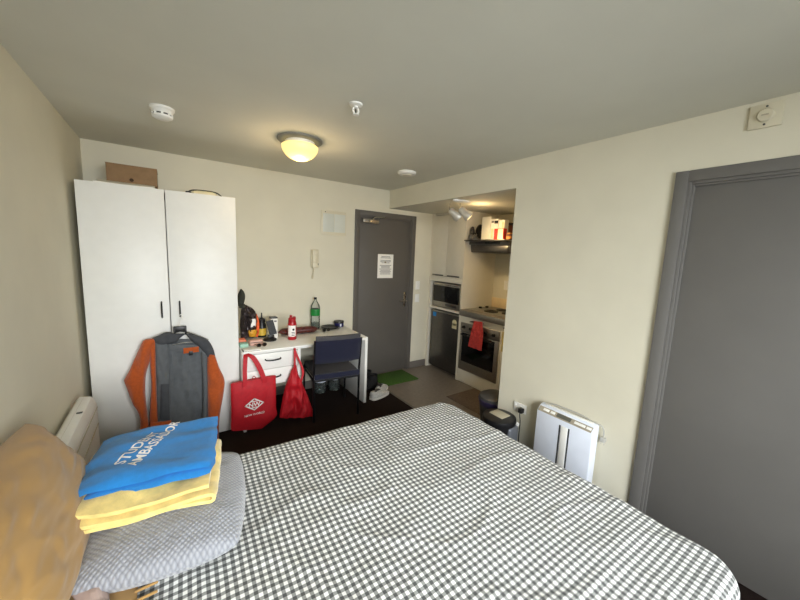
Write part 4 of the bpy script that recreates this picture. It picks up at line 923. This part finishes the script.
# kitchenware heaped at the cupboard end of the shelf
t = thing('frying_pan', 'black frying pan leaning on the cupboard side at the end of the shelf', 'pan', (3.72, -0.70, HZ))
PT = Matrix.Translation((3.745, -0.735, HZ + 0.100)) @ Matrix.Rotation(math.radians(78), 4, 'X') @ Matrix.Rotation(math.radians(30), 4, 'Z')
bm = B(); lathe(bm, [(0, 0), (0.075, 0), (0.095, 0.032), (0.091, 0.032), (0.073, 0.004), (0, 0.004)], (0, 0, 0), 28)
for v in bm.verts: v.co = PT @ v.co
obj('pan', bm, 'black', t)
bm = B(); tube(bm, [PT @ Vector((0.09, 0, 0.028)), PT @ Vector((0.13, 0, 0.035)), PT @ Vector((0.19, 0, 0.03))], 0.008, 8); obj('handle', bm, 'black', t)
t = thing('hand_mixer', 'black and grey hand mixer lying in front of the frying pan on the shelf', 'mixer', (3.63, -0.71, HZ))
my = -0.715
bm = B(); tube(bm, [(3.592, my - 0.03, HZ + 0.036), (3.63, my, HZ + 0.045), (3.68, my + 0.01, HZ + 0.075)], 0.0, 14, 4, flat=(0.032, 0.034)); obj('motor_body', bm, 'black', t)
bm = B(); tube(bm, [(3.60, my - 0.02, HZ + 0.066), (3.605, my - 0.01, HZ + 0.13), (3.64, my, HZ + 0.155), (3.675, my + 0.01, HZ + 0.105)], 0.013, 10, 5); obj('grip', bm, 'lidgrey', t)
bm = B(); lathe(bm, [(0.030, 3.574), (0.034, 3.584), (0.034, 3.596)], (0, my - 0.03, HZ + 0.036), 18, 'x'); obj('nose_cap', bm, 'steel', t)
for k in (-1, 1):
    bm = B(); tube(bm, [(3.60, my - 0.05 + k * 0.014, HZ + 0.03), (3.585, my - 0.085 + k * 0.016, HZ + 0.045), (3.59, my - 0.105 + k * 0.014, HZ + 0.07)], 0.006, 8, 3); obj('beater', bm, 'steel', t)
# socket in the kitchen
t = thing('kitchen_socket', 'white power socket on the kitchen wall under the range hood', 'socket', (KB, -0.88, 1.26))
bm = B(); box(bm, (KB - 0.01, -0.915, 1.20), (KB, -0.84, 1.32), 0.003); obj('plate', bm, 'white2', t)
bm = B(); box(bm, (KB - 0.014, -0.89, 1.28), (KB - 0.009, -0.865, 1.30), 0.002); obj('rocker', bm, 'white', t)
# spot lamp
t = thing('spot_lamp', 'twin chrome spotlight bar under the kitchen ceiling', 'spotlight', (3.03, -1.10, HS))
bm = B(); lathe(bm, [(0.0, HS), (0.12, HS), (0.118, HS - 0.014), (0.10, HS - 0.018), (0, HS - 0.018)], (3.02, -1.12, 0), 30, sx=1.0, sy=0.42); obj('base', bm, 'white2', t)
heads = []
for (p0, p1) in ((px(449.5, 210, 0, 2.985), px(459, 217.5, 0, 3.085)), (px(460, 208.5, 0, 3.05), px(469.5, 217.5, 0, 3.13))):
    p0 = Vector(p0); p1 = Vector(p1); ax = (p1 - p0).normalized()
    bm = B(); tube(bm, [p0, p0.lerp(p1, 0.12), p0.lerp(p1, 0.45), p0.lerp(p1, 0.62), p0.lerp(p1, 0.80), p1], [0.024, 0.037, 0.037, 0.048, 0.054, 0.054], 20); hd = obj('lamp_head', bm, 'lampgrey', t)
    bm = B(); tube(bm, [p1 + ax * 0.001, p1 + ax * 0.003], 0.03, 16); obj('bulb', bm, 'bulb', hd)
    bm = B(); tube(bm, [(p0.x, p0.y + 0.002, HS - 0.02), p0 + Vector((0, 0, 0.012)), p0], 0.006, 8); obj('stem', bm, 'chrome', hd)
    heads.append((p1, ax))

# ------------------------------------------------------------------ bins, socket, dehumidifier on right wall
bx, by = 2.685, -2.04
t = thing('pedal_bin', 'black bin with a pale panel on its lid beside the bed', 'bin', (bx, by, 0))
bm = B(); lathe(bm, [(0, 0.001), (0.112, 0.001), (0.116, 0.01), (0.128, 0.31), (0.12, 0.318), (0, 0.318)], (bx, by, 0), 36); obj('body', bm, 'black', t)
bm = B(); lathe(bm, [(0.133, 0.312), (0.135, 0.322), (0.130, 0.344), (0.105, 0.357), (0, 0.36)], (bx, by, 0), 36); lid = obj('lid', bm, 'black', t)
bm = B(); box(bm, (bx - 0.05, by - 0.065, 0.354), (bx + 0.055, by + 0.065, 0.3625), 0.003); obj('lid_panel', bm, 'panelbeige', lid)
bm = B(); box(bm, (bx - 0.04, by - 0.138, 0.06), (bx + 0.08, by - 0.09, 0.30), 0.02, 3); obj('front_panel', bm, 'silver', t)
b2x, b2y = 3.03, -1.715
t = thing('waste_bin', 'rubbish bin with purple liner and dark swing lid in the kitchen corner', 'bin', (b2x, b2y, 0))
bm = B(); lathe(bm, [(0, 0.009), (0.115, 0.009), (0.145, 0.27), (0.13, 0.275), (0, 0.335)], (b2x, b2y, 0), 32); obj('body', bm, 'lidgrey', t)
bm = B(); lathe(bm, [(0.140, 0.23), (0.150, 0.27), (0.153, 0.285), (0.143, 0.288)], (b2x, b2y, 0), 32); obj('liner', bm, 'purple', t)
bm = B(); lathe(bm, [(0.146, 0.286), (0.142, 0.312), (0.10, 0.335), (0, 0.342)], (b2x, b2y, 0), 32); obj('lid', bm, 'lidgrey', t)
t = thing('wall_socket', 'white double power socket low on the wall beside the dehumidifier', 'socket', (W, -2.11, 0.40))
bm = B(); box(bm, (W - 0.011, -2.165, 0.365), (W, -2.05, 0.44), 0.003); obj('plate', bm, 'white2', t)
bm = B(); box(bm, (W - 0.015, -2.075, 0.41), (W - 0.01, -2.06, 0.428), 0.002); obj('rocker', bm, 'white', t)
t = thing('power_plug', 'black plug and cord in the low wall socket', 'plug', (W, -2.135, 0.38))
bm = B(); box(bm, (W - 0.052, -2.155, 0.375), (W - 0.011, -2.118, 0.415), 0.008, 3); obj('plug_body', bm, 'black', t)
bm = B(); tube(bm, [(W - 0.045, -2.135, 0.385), (W - 0.062, -2.15, 0.36), (W - 0.05, -2.15, 0.30), (W - 0.05, -2.15, 0.16), (W - 0.06, -2.17, 0.03), (W - 0.10, -2.18, 0.008)], 0.004, 8, 6); obj('cord', bm, 'black', t)
t = thing('cord_tag', 'small white tag hanging on the black cord', 'tag', (W - 0.075, -2.13, 0.29))
bm = B(); prism(bm, [(W - 0.088, -2.105, 0.325), (W - 0.088, -2.165, 0.305), (W - 0.088, -2.155, 0.275), (W - 0.088, -2.10, 0.29)], (0.012, 0, 0), 0.003); obj('tag_body', bm, 'white2', t)
# dehumidifier
HXf, HXb, HY0, HY1 = 2.742, 2.828, -2.722, -2.322
t = thing('dehumidifier', 'white upright dehumidifier standing against the wall beside the bed', 'dehumidifier', (2.745, -2.56, 0))
def hprof(zb, inset=0.0): return [(HXf + inset, zb), (HXf + inset, 0.510), (HXf + 0.03, 0.537), (HXf + 0.05, 0.548), (HXb, 0.550), (HXb, zb)]
bm = B(); prism(bm, [(x, HY0, z) for x, z in hprof(0.02)], (0, HY1 - HY0, 0), 0.008); obj('body', bm, 'dehum', t)
for y in (HY0 + 0.05, HY1 - 0.05):
    for x in (HXf + 0.022, HXb - 0.022):
        bm = B(); lathe(bm, [(0.014, 0.0), (0.014, 0.022)], (x, y, 0), 10); obj('foot', bm, 'black', t)
# control strip on the sloping shoulder
nrm = Vector((-0.045, 0, 0.05)).normalized()
A0 = Vector((HXf + 0.002, 0, 0.5125)); A1 = Vector((HXf + 0.029, 0, 0.537)); 
def slab(bm, y0, y1, q0, q1, h0, h1, bev=0.0):
    n_ = Vector((-(A1 - A0).z, 0, (A1 - A0).x)).normalized(); a_ = A0.lerp(A1, q0); b_ = A0.lerp(A1, q1)
    prism(bm, [a_ + n_ * h0 + Vector((0, y0, 0)), b_ + n_ * h0 + Vector((0, y0, 0)), b_ + n_ * h1 + Vector((0, y0, 0)), a_ + n_ * h1 + Vector((0, y0, 0))], (0, y1 - y0, 0), bev)
bm = B(); slab(bm, HY0 + 0.012, HY1 - 0.012, -0.1, 0.98, -0.002, 0.003); cp = obj('control_panel', bm, 'ivory', t)
bm = B(); slab(bm, -2.570, -2.470, 0.1, 0.9, 0.002, 0.0045); obj('display', bm, 'lcd', cp)
for yc, bw in ((-2.390, 0.022), (-2.440, 0.016), (-2.610, 0.016), (-2.645, 0.022), (-2.690, 0.016)):
    bm = B(); slab(bm, yc - bw, yc + bw, 0.25, 0.75, 0.002, 0.005, 0.0008); obj('button', bm, 'white2', cp)
bm = B(); box(bm, (HXf - 0.004, -2.562, 0.14), (HXf + 0.004, -2.515, 0.47), 0.003); obj('raised_strip', bm, 'white2', t)
for yc in (-2.570, -2.506):
    bm = B(); box(bm, (HXf - 0.0015, yc - 0.005, 0.14), (HXf + 0.002, yc + 0.005, 0.47)); obj('groove', bm, 'lidgrey', t)
bm = B(); box(bm, (HXf + 0.052, HY0 + 0.03, 0.548), (HXb - 0.012, HY1 - 0.03, 0.5535), 0.002); obj('air_outlet', bm, 'white2', t)
bm = B(); tube(bm, [(HXb - 0.004, -2.370, 0.548), (HXb + 0.004, -2.400, 0.558), (HXb + 0.006, -2.490, 0.561), (HXb + 0.002, -2.600, 0.563), (HXb - 0.005, -2.690, 0.55), (HXb - 0.006, -2.735, 0.55), (HXb - 0.006, -2.753, 0.52), (HXb - 0.006, -2.755, 0.475)], 0.0045, 8, 6); co = obj('cord', bm, 'rubberg', t)
bm = B(); box(bm, (HXb - 0.022, -2.770, 0.447), (HXb + 0.010, -2.738, 0.478), 0.007, 3)
for s in (-1, 1): box(bm, (HXb - 0.009, -2.754 + s * 0.009 - 0.001, 0.428), (HXb - 0.003, -2.754 + s * 0.009 + 0.001, 0.449))
obj('plug', bm, 'rubberg', co)

# ------------------------------------------------------------------ left wall heater
t = thing('panel_heater', 'white electric panel heater on the wall behind the mustard pillow', 'heater', (0.06, -1.3, 0.2))
hy0, hy1 = -1.82, -0.94
bm = B(); prism(bm, [(0.022, hy0, 0.20), (0.108, hy0, 0.20), (0.115, hy0, 0.22), (0.115, hy0, 0.60), (0.095, hy0, 0.652), (0.04, hy0, 0.662), (0.022, hy0, 0.64)], (0, hy1 - hy0, 0), 0.004); obj('casing', bm, 'white', t)
bm = B(); box(bm, (0.1135, hy0 + 0.01, 0.47), (0.119, hy1 - 0.01, 0.476)); box(bm, (0.113, hy0 + 0.005, 0.575), (0.118, hy1 - 0.005, 0.582)); obj('seam', bm, 'panelbeige', t)
bm = B(); box(bm, (0.05, hy0 + 0.02, 0.655), (0.06, hy1 - 0.02, 0.6585)); obj('outlet_slot', bm, 'panelbeige', t)
for y in (hy0 + 0.15, hy1 - 0.15):
    bm = B(); box(bm, (0.0, y - 0.03, 0.30), (0.024, y + 0.03, 0.58)); obj('bracket', bm, 'panelbeige', t)
bm = B(); box(bm, (0.066, hy1 - 0.26, 0.6555), (0.092, hy1 - 0.245, 0.6605), 0.001); obj('thermostat_dial', bm, 'lidgrey', t)

# ------------------------------------------------------------------ bed
BR = math.radians(-2.2)
BO = Vector((2.195, -1.915, 0))       # corner of the duvet at the foot, far side
t = thing('bed', 'double bed base and mattress under the gingham duvet', 'bed', (BO.x, BO.y, 0), BR)
BL, BW = 2.08, 1.605
bm = B(); box(bm, (-BL + 0.03, -BW + 0.05, 0.10), (-0.06, -0.05, 0.30), 0.02, 3); obj('base', bm, 'base', t, local=True)
bm = B(); box(bm, (-BL + 0.03, -BW + 0.05, 0.301), (-0.06, -0.05, 0.515), 0.04, 4); obj('mattress', bm, 'mattress', t, local=True)
for x in (-BL + 0.12, -0.14):
    for y in (-BW + 0.13, -0.13):
        bm = B(); lathe(bm, [(0.022, 0.0), (0.028, 0.101)], (x, y, 0), 14); obj('leg', bm, 'black', t, local=True)
TOPZ = 0.562
def duvet_pt(s, q):
    """cloth coordinate (local, metres) -> local position draped over the mattress"""
    rc = 0.085; x0, x1, y0, y1 = -BL + 0.1, -0.055, -BW + 0.055, -0.055
    x1 += 0.05 * min(1.0, max(0.0, -q / 1.55))
    cxx = min(max(s, x0 + rc), x1 - rc); cyy = min(max(q, y0 + rc), y1 - rc)
    dx, dy = s - cxx, q - cyy; dl = math.hypot(dx, dy); ov = dl - rc
    wv = 0.006 * noise.noise(Vector((s * 3.0, q * 6.0, 0.3))) + 0.003 * noise.noise(Vector((s * 9 + q * 4, q * 13, 4.0))) + 0.0016 * noise.noise(Vector((s * 22, q * 30, 9.0)))
    fold = abs(noise.noise(Vector((s * 2.2 - q * 1.4, q * 3.4 + s * 1.1, 12.0)))); wv += 0.005 * max(0, 1 - fold * 9)
    if ov <= 0: return Vector((s, q, TOPZ + wv))
    ux_, uy_ = dx / dl, dy / dl; R_ = 0.055; L = ov
    if L < R_ * PI / 2:
        a_ = L / R_; out = R_ * math.sin(a_); dz = R_ * (1 - math.cos(a_))
    else:
        rest = L - R_ * PI / 2; out = R_ + 0.10 * rest; dz = R_ + rest * 0.99
        ang = math.atan2(dy, dx); out += (0.014 * math.sin((s + q) * 14 + 3 * math.sin(q * 5))) * min(1, rest * 8)
    k = 1 - min(1, L / 0.09)
    return Vector((cxx + ux_ * (rc + out), cyy + uy_ * (rc + out), TOPZ - dz + wv * (0.35 + 0.65 * k)))
bm = B(); uvl = bm.loops.layers.uv.new('UVMap')
S0, S1, Q0, Q1 = -BL + 0.16, 0.30, -BW - 0.26, 0.20; NS, NQ = 190, 160
G = []
for i in range(NS + 1):
    row = []
    for j in range(NQ + 1):
        s = S0 + (S1 - S0) * i / NS; q = Q0 + (Q1 - Q0) * j / NQ
        row.append((bm.verts.new(duvet_pt(s, q)), s, q))
    G.append(row)
for i in range(NS):
    for j in range(NQ):
        c = (G[i][j], G[i + 1][j], G[i + 1][j + 1], G[i][j + 1])
        f_ = bm.faces.new([v[0] for v in c])
        for lp_, v in zip(f_.loops, c): lp_[uvl].uv = (v[1], v[2])
dv = obj('duvet', bm, 'gingham', None, smooth=80)
dv.location = BO; dv.rotation_euler = (0, 0, BR)
sd = dv.modifiers.new('thickness', 'SOLIDIFY'); sd.thickness = 0.016; sd.offset = -1
tag(dv, 'grey and white gingham duvet spread over the bed', 'duvet')

# ---- cushions and folded cloths at the head of the bed
def cushion(name, mats, parent, lx, ly, th, Mx, n=44, pw=3.0, wr=0.006, ws=9, seed=0, corner=0.06, ridge=0.0):
    bm = B(); uvl = bm.loops.layers.uv.new('UVMap'); T = []; U = []
    for i in range(n + 1):
        rt_ = []; ru = []
        for j in range(n + 1):
            a_ = -1 + 2 * i / n; b_ = -1 + 2 * j / n
            pin = 1 - corner * (a_ * a_ * b_ * b_)
            ex = a_ * lx / 2 * (1 - 0.07 * (1 - abs(b_) ** 2) * abs(a_) ** 3 * 0 ) * pin; ey = b_ * ly / 2 * pin
            h = (max(0, 1 - abs(a_) ** pw) * max(0, 1 - abs(b_) ** pw)) ** 0.5
            w = wr * noise.noise(Vector((a_ * ws * 0.6 + seed, b_ * ws, seed))) + wr * 0.8 * noise.noise(Vector((a_ * ws * 2 + seed, b_ * ws * 1.4, seed + 3)))
            w -= ridge * max(0, 1 - 4 * abs(noise.noise(Vector((a_ * 1.3 + b_ * 0.9 + seed, b_ * 1.9 - a_ * 0.5, seed + 7))))) - ridge * 0.7 * max(0, 1 - 4 * abs(noise.noise(Vector((a_ * 2.6 - b_ * 0.6, b_ * 2.2 + a_, seed + 21)))))
            edge = i in (0, n) or j in (0, n)
            v = bm.verts.new(Mx @ Vector((ex, ey, th / 2 * h + w * min(1, h * 2)))); rt_.append((v, ex, ey))
            ru.append((v, ex, ey) if edge else (bm.verts.new(Mx @ Vector((ex, ey, -th / 2 * h))), ex, ey))
        T.append(rt_); U.append(ru)
    for i in range(n):
        for j in range(n):
            for Gd, od in ((T, 1), (U, -1)):
                c = [Gd[i][j], Gd[i + 1][j], Gd[i + 1][j + 1], Gd[i][j + 1]][::od]
                try: f_ = bm.faces.new([v[0] for v in c])
                except ValueError: continue
                for l_, v in zip(f_.loops, c): l_[uvl].uv = (v[1], v[2])
    return obj(name, bm, mats, parent, smooth=80)
# mustard pillow: stands on its long edge, leaning on the left wall
pm = thing('pillow', 'large mustard pillow leaning against the wall at the head of the bed', 'pillow', (0.17, -2.28, 0.56))
Mx = Matrix.Translation((0.145, -2.30, 0.768)) @ Matrix.Rotation(math.radians(66), 4, 'Y') @ Matrix.Rotation(0.0, 4, 'Z')
cushion('cover', 'mustard', pm, 0.40, 0.80, 0.20, Mx, n=90, pw=3.2, wr=0.005, ws=4, seed=2.0, ridge=0.004)
# grey waffle cushion lying flat
gc = thing('cushion', 'grey waffle textured cushion lying on the duvet under the folded blanket', 'cushion', (0.50, -2.19, 0.56))
Mx = Matrix.Translation((0.512, -2.235, 0.630)) @ Matrix.Rotation(math.radians(-9), 4, 'Z')
cushion('cover', 'waffle', gc, 0.48, 0.60, 0.135, Mx, pw=3.6, wr=0.005, ws=5, seed=5.0, corner=0.11)

def serp(bm, layers, x0, x1, y0, y1, z0, lt, wob, seed, rows=18, taper=0.0, M4=None):
    """cloth folded back and forth: serpentine of `layers` runs in x, swept along y (fold loops at both x ends)"""
    path = []; nl = 16
    for k in range(layers):
        zc = z0 + lt * (k + 0.5)
        xs = [x0 + (x1 - x0) * i / nl for i in range(nl + 1)]
        if k % 2: xs = xs[::-1]
        path += [(x, zc) for x in xs]
        if k < layers - 1:
            xe, sg = (x1, 1) if k % 2 == 0 else (x0, -1)
            for a_ in (-60, -30, 0, 30, 60):
                path.append((xe + sg * lt * 0.62 * math.cos(math.radians(a_)), zc + lt / 2 + lt / 2 * math.sin(math.radians(a_))))
    th = lt * 0.86; n = len(path); rings = []
    for r_ in range(rows + 1):
        q = r_ / rows; y = y0 + (y1 - y0) * q; ring_o = []; ring_i = []
        edge = min(1.0, 4 * q + 0.55, 4 * (1 - q) + 0.55)
        for i, (x, z) in enumerate(path):
            tx = path[min(i + 1, n - 1)][0] - path[max(i - 1, 0)][0]; tz = path[min(i + 1, n - 1)][1] - path[max(i - 1, 0)][1]
            l = math.hypot(tx, tz) or 1; nx, nz = -tz / l, tx / l
            layer = int((z - z0) / lt)
            off = 0.012 * noise.noise(Vector((x * 6, layer * 3.1, seed))) + 0.006 * math.sin(layer * 2.3 + seed)
            w = wob * noise.noise(Vector((x * 7, y * 9, seed + layer * 0.4))) 
            p = Vector((x + 0.006 * noise.noise(Vector((y * 11, layer * 2.0, seed))), y + off * (1 if q in (0, 1) or True else 0), z + w))
            ring_o.append(p + Vector((nx, 0, nz)) * th / 2 * edge); ring_i.append(p - Vector((nx, 0, nz)) * th / 2 * edge)
        rings.append([bm.verts.new(M4 @ p if M4 else p) for p in ring_o + ring_i[::-1]])
    m_ = 2 * n
    for a_, b_ in zip(rings, rings[1:]):
        for k in range(m_): bm.faces.new((a_[k], a_[(k + 1) % m_], b_[(k + 1) % m_], b_[k]))
    for rg in (rings[0], rings[-1]):
        for i in range(n - 1): bm.faces.new((rg[i], rg[i + 1], rg[m_ - 2 - i], rg[m_ - 1 - i]))
    return bm
yb_ = thing('folded_blanket', 'yellow fleece blanket folded in layers on the grey cushion', 'blanket', (0.45, -2.12, 0.70))
YM = Matrix.Translation((0.455, -2.150, 0)) @ Matrix.Rotation(math.radians(-9), 4, 'Z')
bm = B(); serp(bm, 3, -0.222, 0.19, -0.20, 0.20, 0.688, 0.026, 0.020, 3.0, M4=YM); obj('folds', bm, 'yellow', yb_, smooth=60)
# blue t-shirt folded on top, with printed words
bs = thing('folded_shirt', 'folded blue t-shirt with white lettering on top of the yellow blanket', 'shirt', (0.45, -2.08, 0.79))
SM = Matrix.Translation((0.456, -2.085, 0)) @ Matrix.Rotation(math.radians(-9), 4, 'Z')
def shirt_top(x, y):       # local heightfield
    z = 0.806 + 0.014 * noise.noise(Vector((x * 5, y * 11, 7.0))) + 0.007 * noise.noise(Vector((x * 10, y * 22, 1.0))) 
    z -= 0.030 * max(0, (-x - 0.10) / 0.12) ** 2 + 0.012 * max(0, (-y - 0.14) / 0.06) ** 2
    return z
def shirt_layer(bm, x0, x1, y0, y1, top, th, n=30):
    def e(a_): return (max(0, 1 - abs(a_) ** 8)) ** 0.5
    T = []; U = []
    for i in range(n + 1):
        rt_ = []; ru = []
        for j in range(n + 1):
            a_ = -1 + 2 * i / n; b_ = -1 + 2 * j / n
            wob = 0.008 * 1.8 * noise.noise(Vector((b_ * 2.4, 3.0, 0.0))) * abs(a_) ** 4
            x = (x0 + x1) / 2 + (x1 - x0) / 2 * a_ * (1 - 0.02 * b_ * b_) + wob; y = (y0 + y1) / 2 + (y1 - y0) / 2 * b_ * (1 - 0.03 * a_ * a_) + 0.008 * noise.noise(Vector((a_ * 2.4, 8.0, 0))) * abs(b_) ** 4
            zt = top(x, y); h = e(a_) * e(b_)
            v = bm.verts.new(SM @ Vector((x, y, zt - th / 2 + th / 2 * h)))
            rt_.append(v); ru.append(v if i in (0, n) or j in (0, n) else bm.verts.new(SM @ Vector((x, y, zt - th / 2 - th / 2 * h))))
        T.append(rt_); U.append(ru)
    for i in range(n):
        for j in range(n):
            for Gd, od in ((T, 1), (U, -1)):
                try: bm.faces.new([Gd[i][j], Gd[i + 1][j], Gd[i + 1][j + 1], Gd[i][j + 1]][::od])
                except ValueError: pass
bm = B(); shirt_layer(bm, -0.175, 0.208, -0.202, 0.21, lambda x, y: shirt_top(x, y) - 0.021, 0.024); obj('lower_fold', bm, 'blue', bs, smooth=80)
bm = B(); shirt_layer(bm, -0.23, 0.21, -0.185, 0.215, shirt_top, 0.026); obj('upper_fold', bm, 'blue', bs, smooth=80)
# lettering reads away from the viewer along the cloth: baseline from P0 towards P1
def letter(s, size, p0, p1):
    p0 = Vector(p0); p1 = Vector(p1); dx_ = (p1 - p0).normalized(); dy_ = Vector((-dx_.y, dx_.x, 0))
    inv = SM.inverted()
    def fn(a_, b_):
        P = p0 + dx_ * a_ + dy_ * b_; l_ = inv @ Vector((P.x, P.y, 0)); return (P.x, P.y, shirt_top(l_.x, l_.y) + 0.0012)
    return text_bm(s, size, fn, sub=2, bold=0.001)
bm = letter('STUDENT', 0.052, (0.358, -2.145, 0), (0.475, -1.93, 0)); obj('lettering', bm, 'whiteink', bs, smooth=0)
bm = letter('AMBASSADOR', 0.050, (0.397, -2.185, 0), (0.515, -1.945, 0)); obj('lettering', bm, 'whiteink', bs, smooth=0)
# throw with fringe at the pillow foot
fr = thing('fringed_throw', 'corner of a mustard fringed throw showing under the grey cushion', 'throw', (0.30, -2.49, 0.57))
bm = B(); V = []
for i in range(15):
    V.append([(0.20 + 0.21 * i / 14, -2.62 + 0.24 * j / 8, 0.582 + 0.006 * noise.noise(Vector((i * 0.5, j * 0.6, 3)))) for j in range(9)])
sheet(bm, V, 0.006); obj('cloth', bm, 'mustard', fr)
for k in range(7):
    bm = B(); y = -2.60 + k * 0.034; tube(bm, [(0.405, y, 0.581), (0.43, y - 0.004, 0.586), (0.458, y + 0.006, 0.578)], 0.0045, 6, 3); obj('tassel', bm, 'mustard', fr)
cs = thing('cloth_scrap', 'pinkish grey cloth bunched between mustard pillow and grey cushion', 'cloth', (0.27, -2.42, 0.58))
bm = B(); tube(bm, [(0.255, -2.375, 0.632), (0.285, -2.43, 0.624), (0.315, -2.50, 0.617), (0.33, -2.57, 0.615)], 0.0, 14, 6, flat=(0.030, 0.020))
for v in bm.verts: v.co += Vector((1, 1, 1)) * 0.010 * noise.noise(v.co * 26)
obj('bunched_cloth', bm, 'pinkgrey', cs, smooth=80)

# ------------------------------------------------------------------ light
w = bpy.data.worlds.new('world'); SC.world = w; w.use_nodes = True
bg = w.node_tree.nodes['Background']; sky = w.node_tree.nodes.new('ShaderNodeTexSky'); sky.sky_type = 'HOSEK_WILKIE'
sky.sun_direction = Vector((0.4, 0.5, 0.75)).normalized(); sky.turbidity = 4
w.node_tree.links.new(sky.outputs[0], bg.inputs[0]); bg.inputs[1].default_value = 0.6
def area(name, loc, target, sx_, sy_, power, col):
    l = bpy.data.lights.new(name, 'AREA'); l.shape = 'RECTANGLE'; l.size = sx_; l.size_y = sy_; l.energy = power; l.color = col
    o = bpy.data.objects.new(name, l); COL.objects.link(o); o.location = loc
    o.rotation_euler = (Vector(target) - Vector(loc)).to_track_quat('-Z', 'Y').to_euler(); return o
area('window_daylight', (0.7, YF - 2.0, 2.25), (1.5, -2.0, 0.8), 4.2, 2.4, 860, (0.95, 0.985, 1.0))
def point(name, loc, power, col, rad):
    l = bpy.data.lights.new(name, 'POINT'); l.energy = power; l.color = col; l.shadow_soft_size = rad
    o = bpy.data.objects.new(name, l); COL.objects.link(o); o.location = loc; return o
point('dome_lamp_light', (LX, LY, H - 0.19), 5.0, (1.0, 0.74, 0.42), 0.05)
for p1, ax in heads:
    l = bpy.data.lights.new('spot_lamp_light', 'SPOT'); l.energy = 24; l.color = (1.0, 0.72, 0.38); l.spot_size = math.radians(110); l.spot_blend = 0.6; l.shadow_soft_size = 0.02
    o = bpy.data.objects.new('spot_lamp_light', l); COL.objects.link(o); o.location = p1 + ax * 0.006; o.rotation_euler = ax.to_track_quat('-Z', 'Y').to_euler()
point('spot_lamp_spill', (3.30, -1.13, 2.06), 2.4, (1.0, 0.70, 0.34), 0.04)

SC.view_settings.view_transform = 'Standard'; SC.view_settings.look = 'None'
SC.view_settings.gamma = 1.0; SC.view_settings.use_curve_mapping = False; SC.view_settings.exposure = 0.0
SC.cycles.use_denoising = True
SC.cycles.max_bounces = 10; SC.cycles.diffuse_bounces = 6; SC.cycles.transmission_bounces = 8; SC.cycles.transparent_max_bounces = 8
SC.cycles.sample_clamp_indirect = 6; SC.cycles.caustics_refractive = False; SC.cycles.caustics_reflective = False
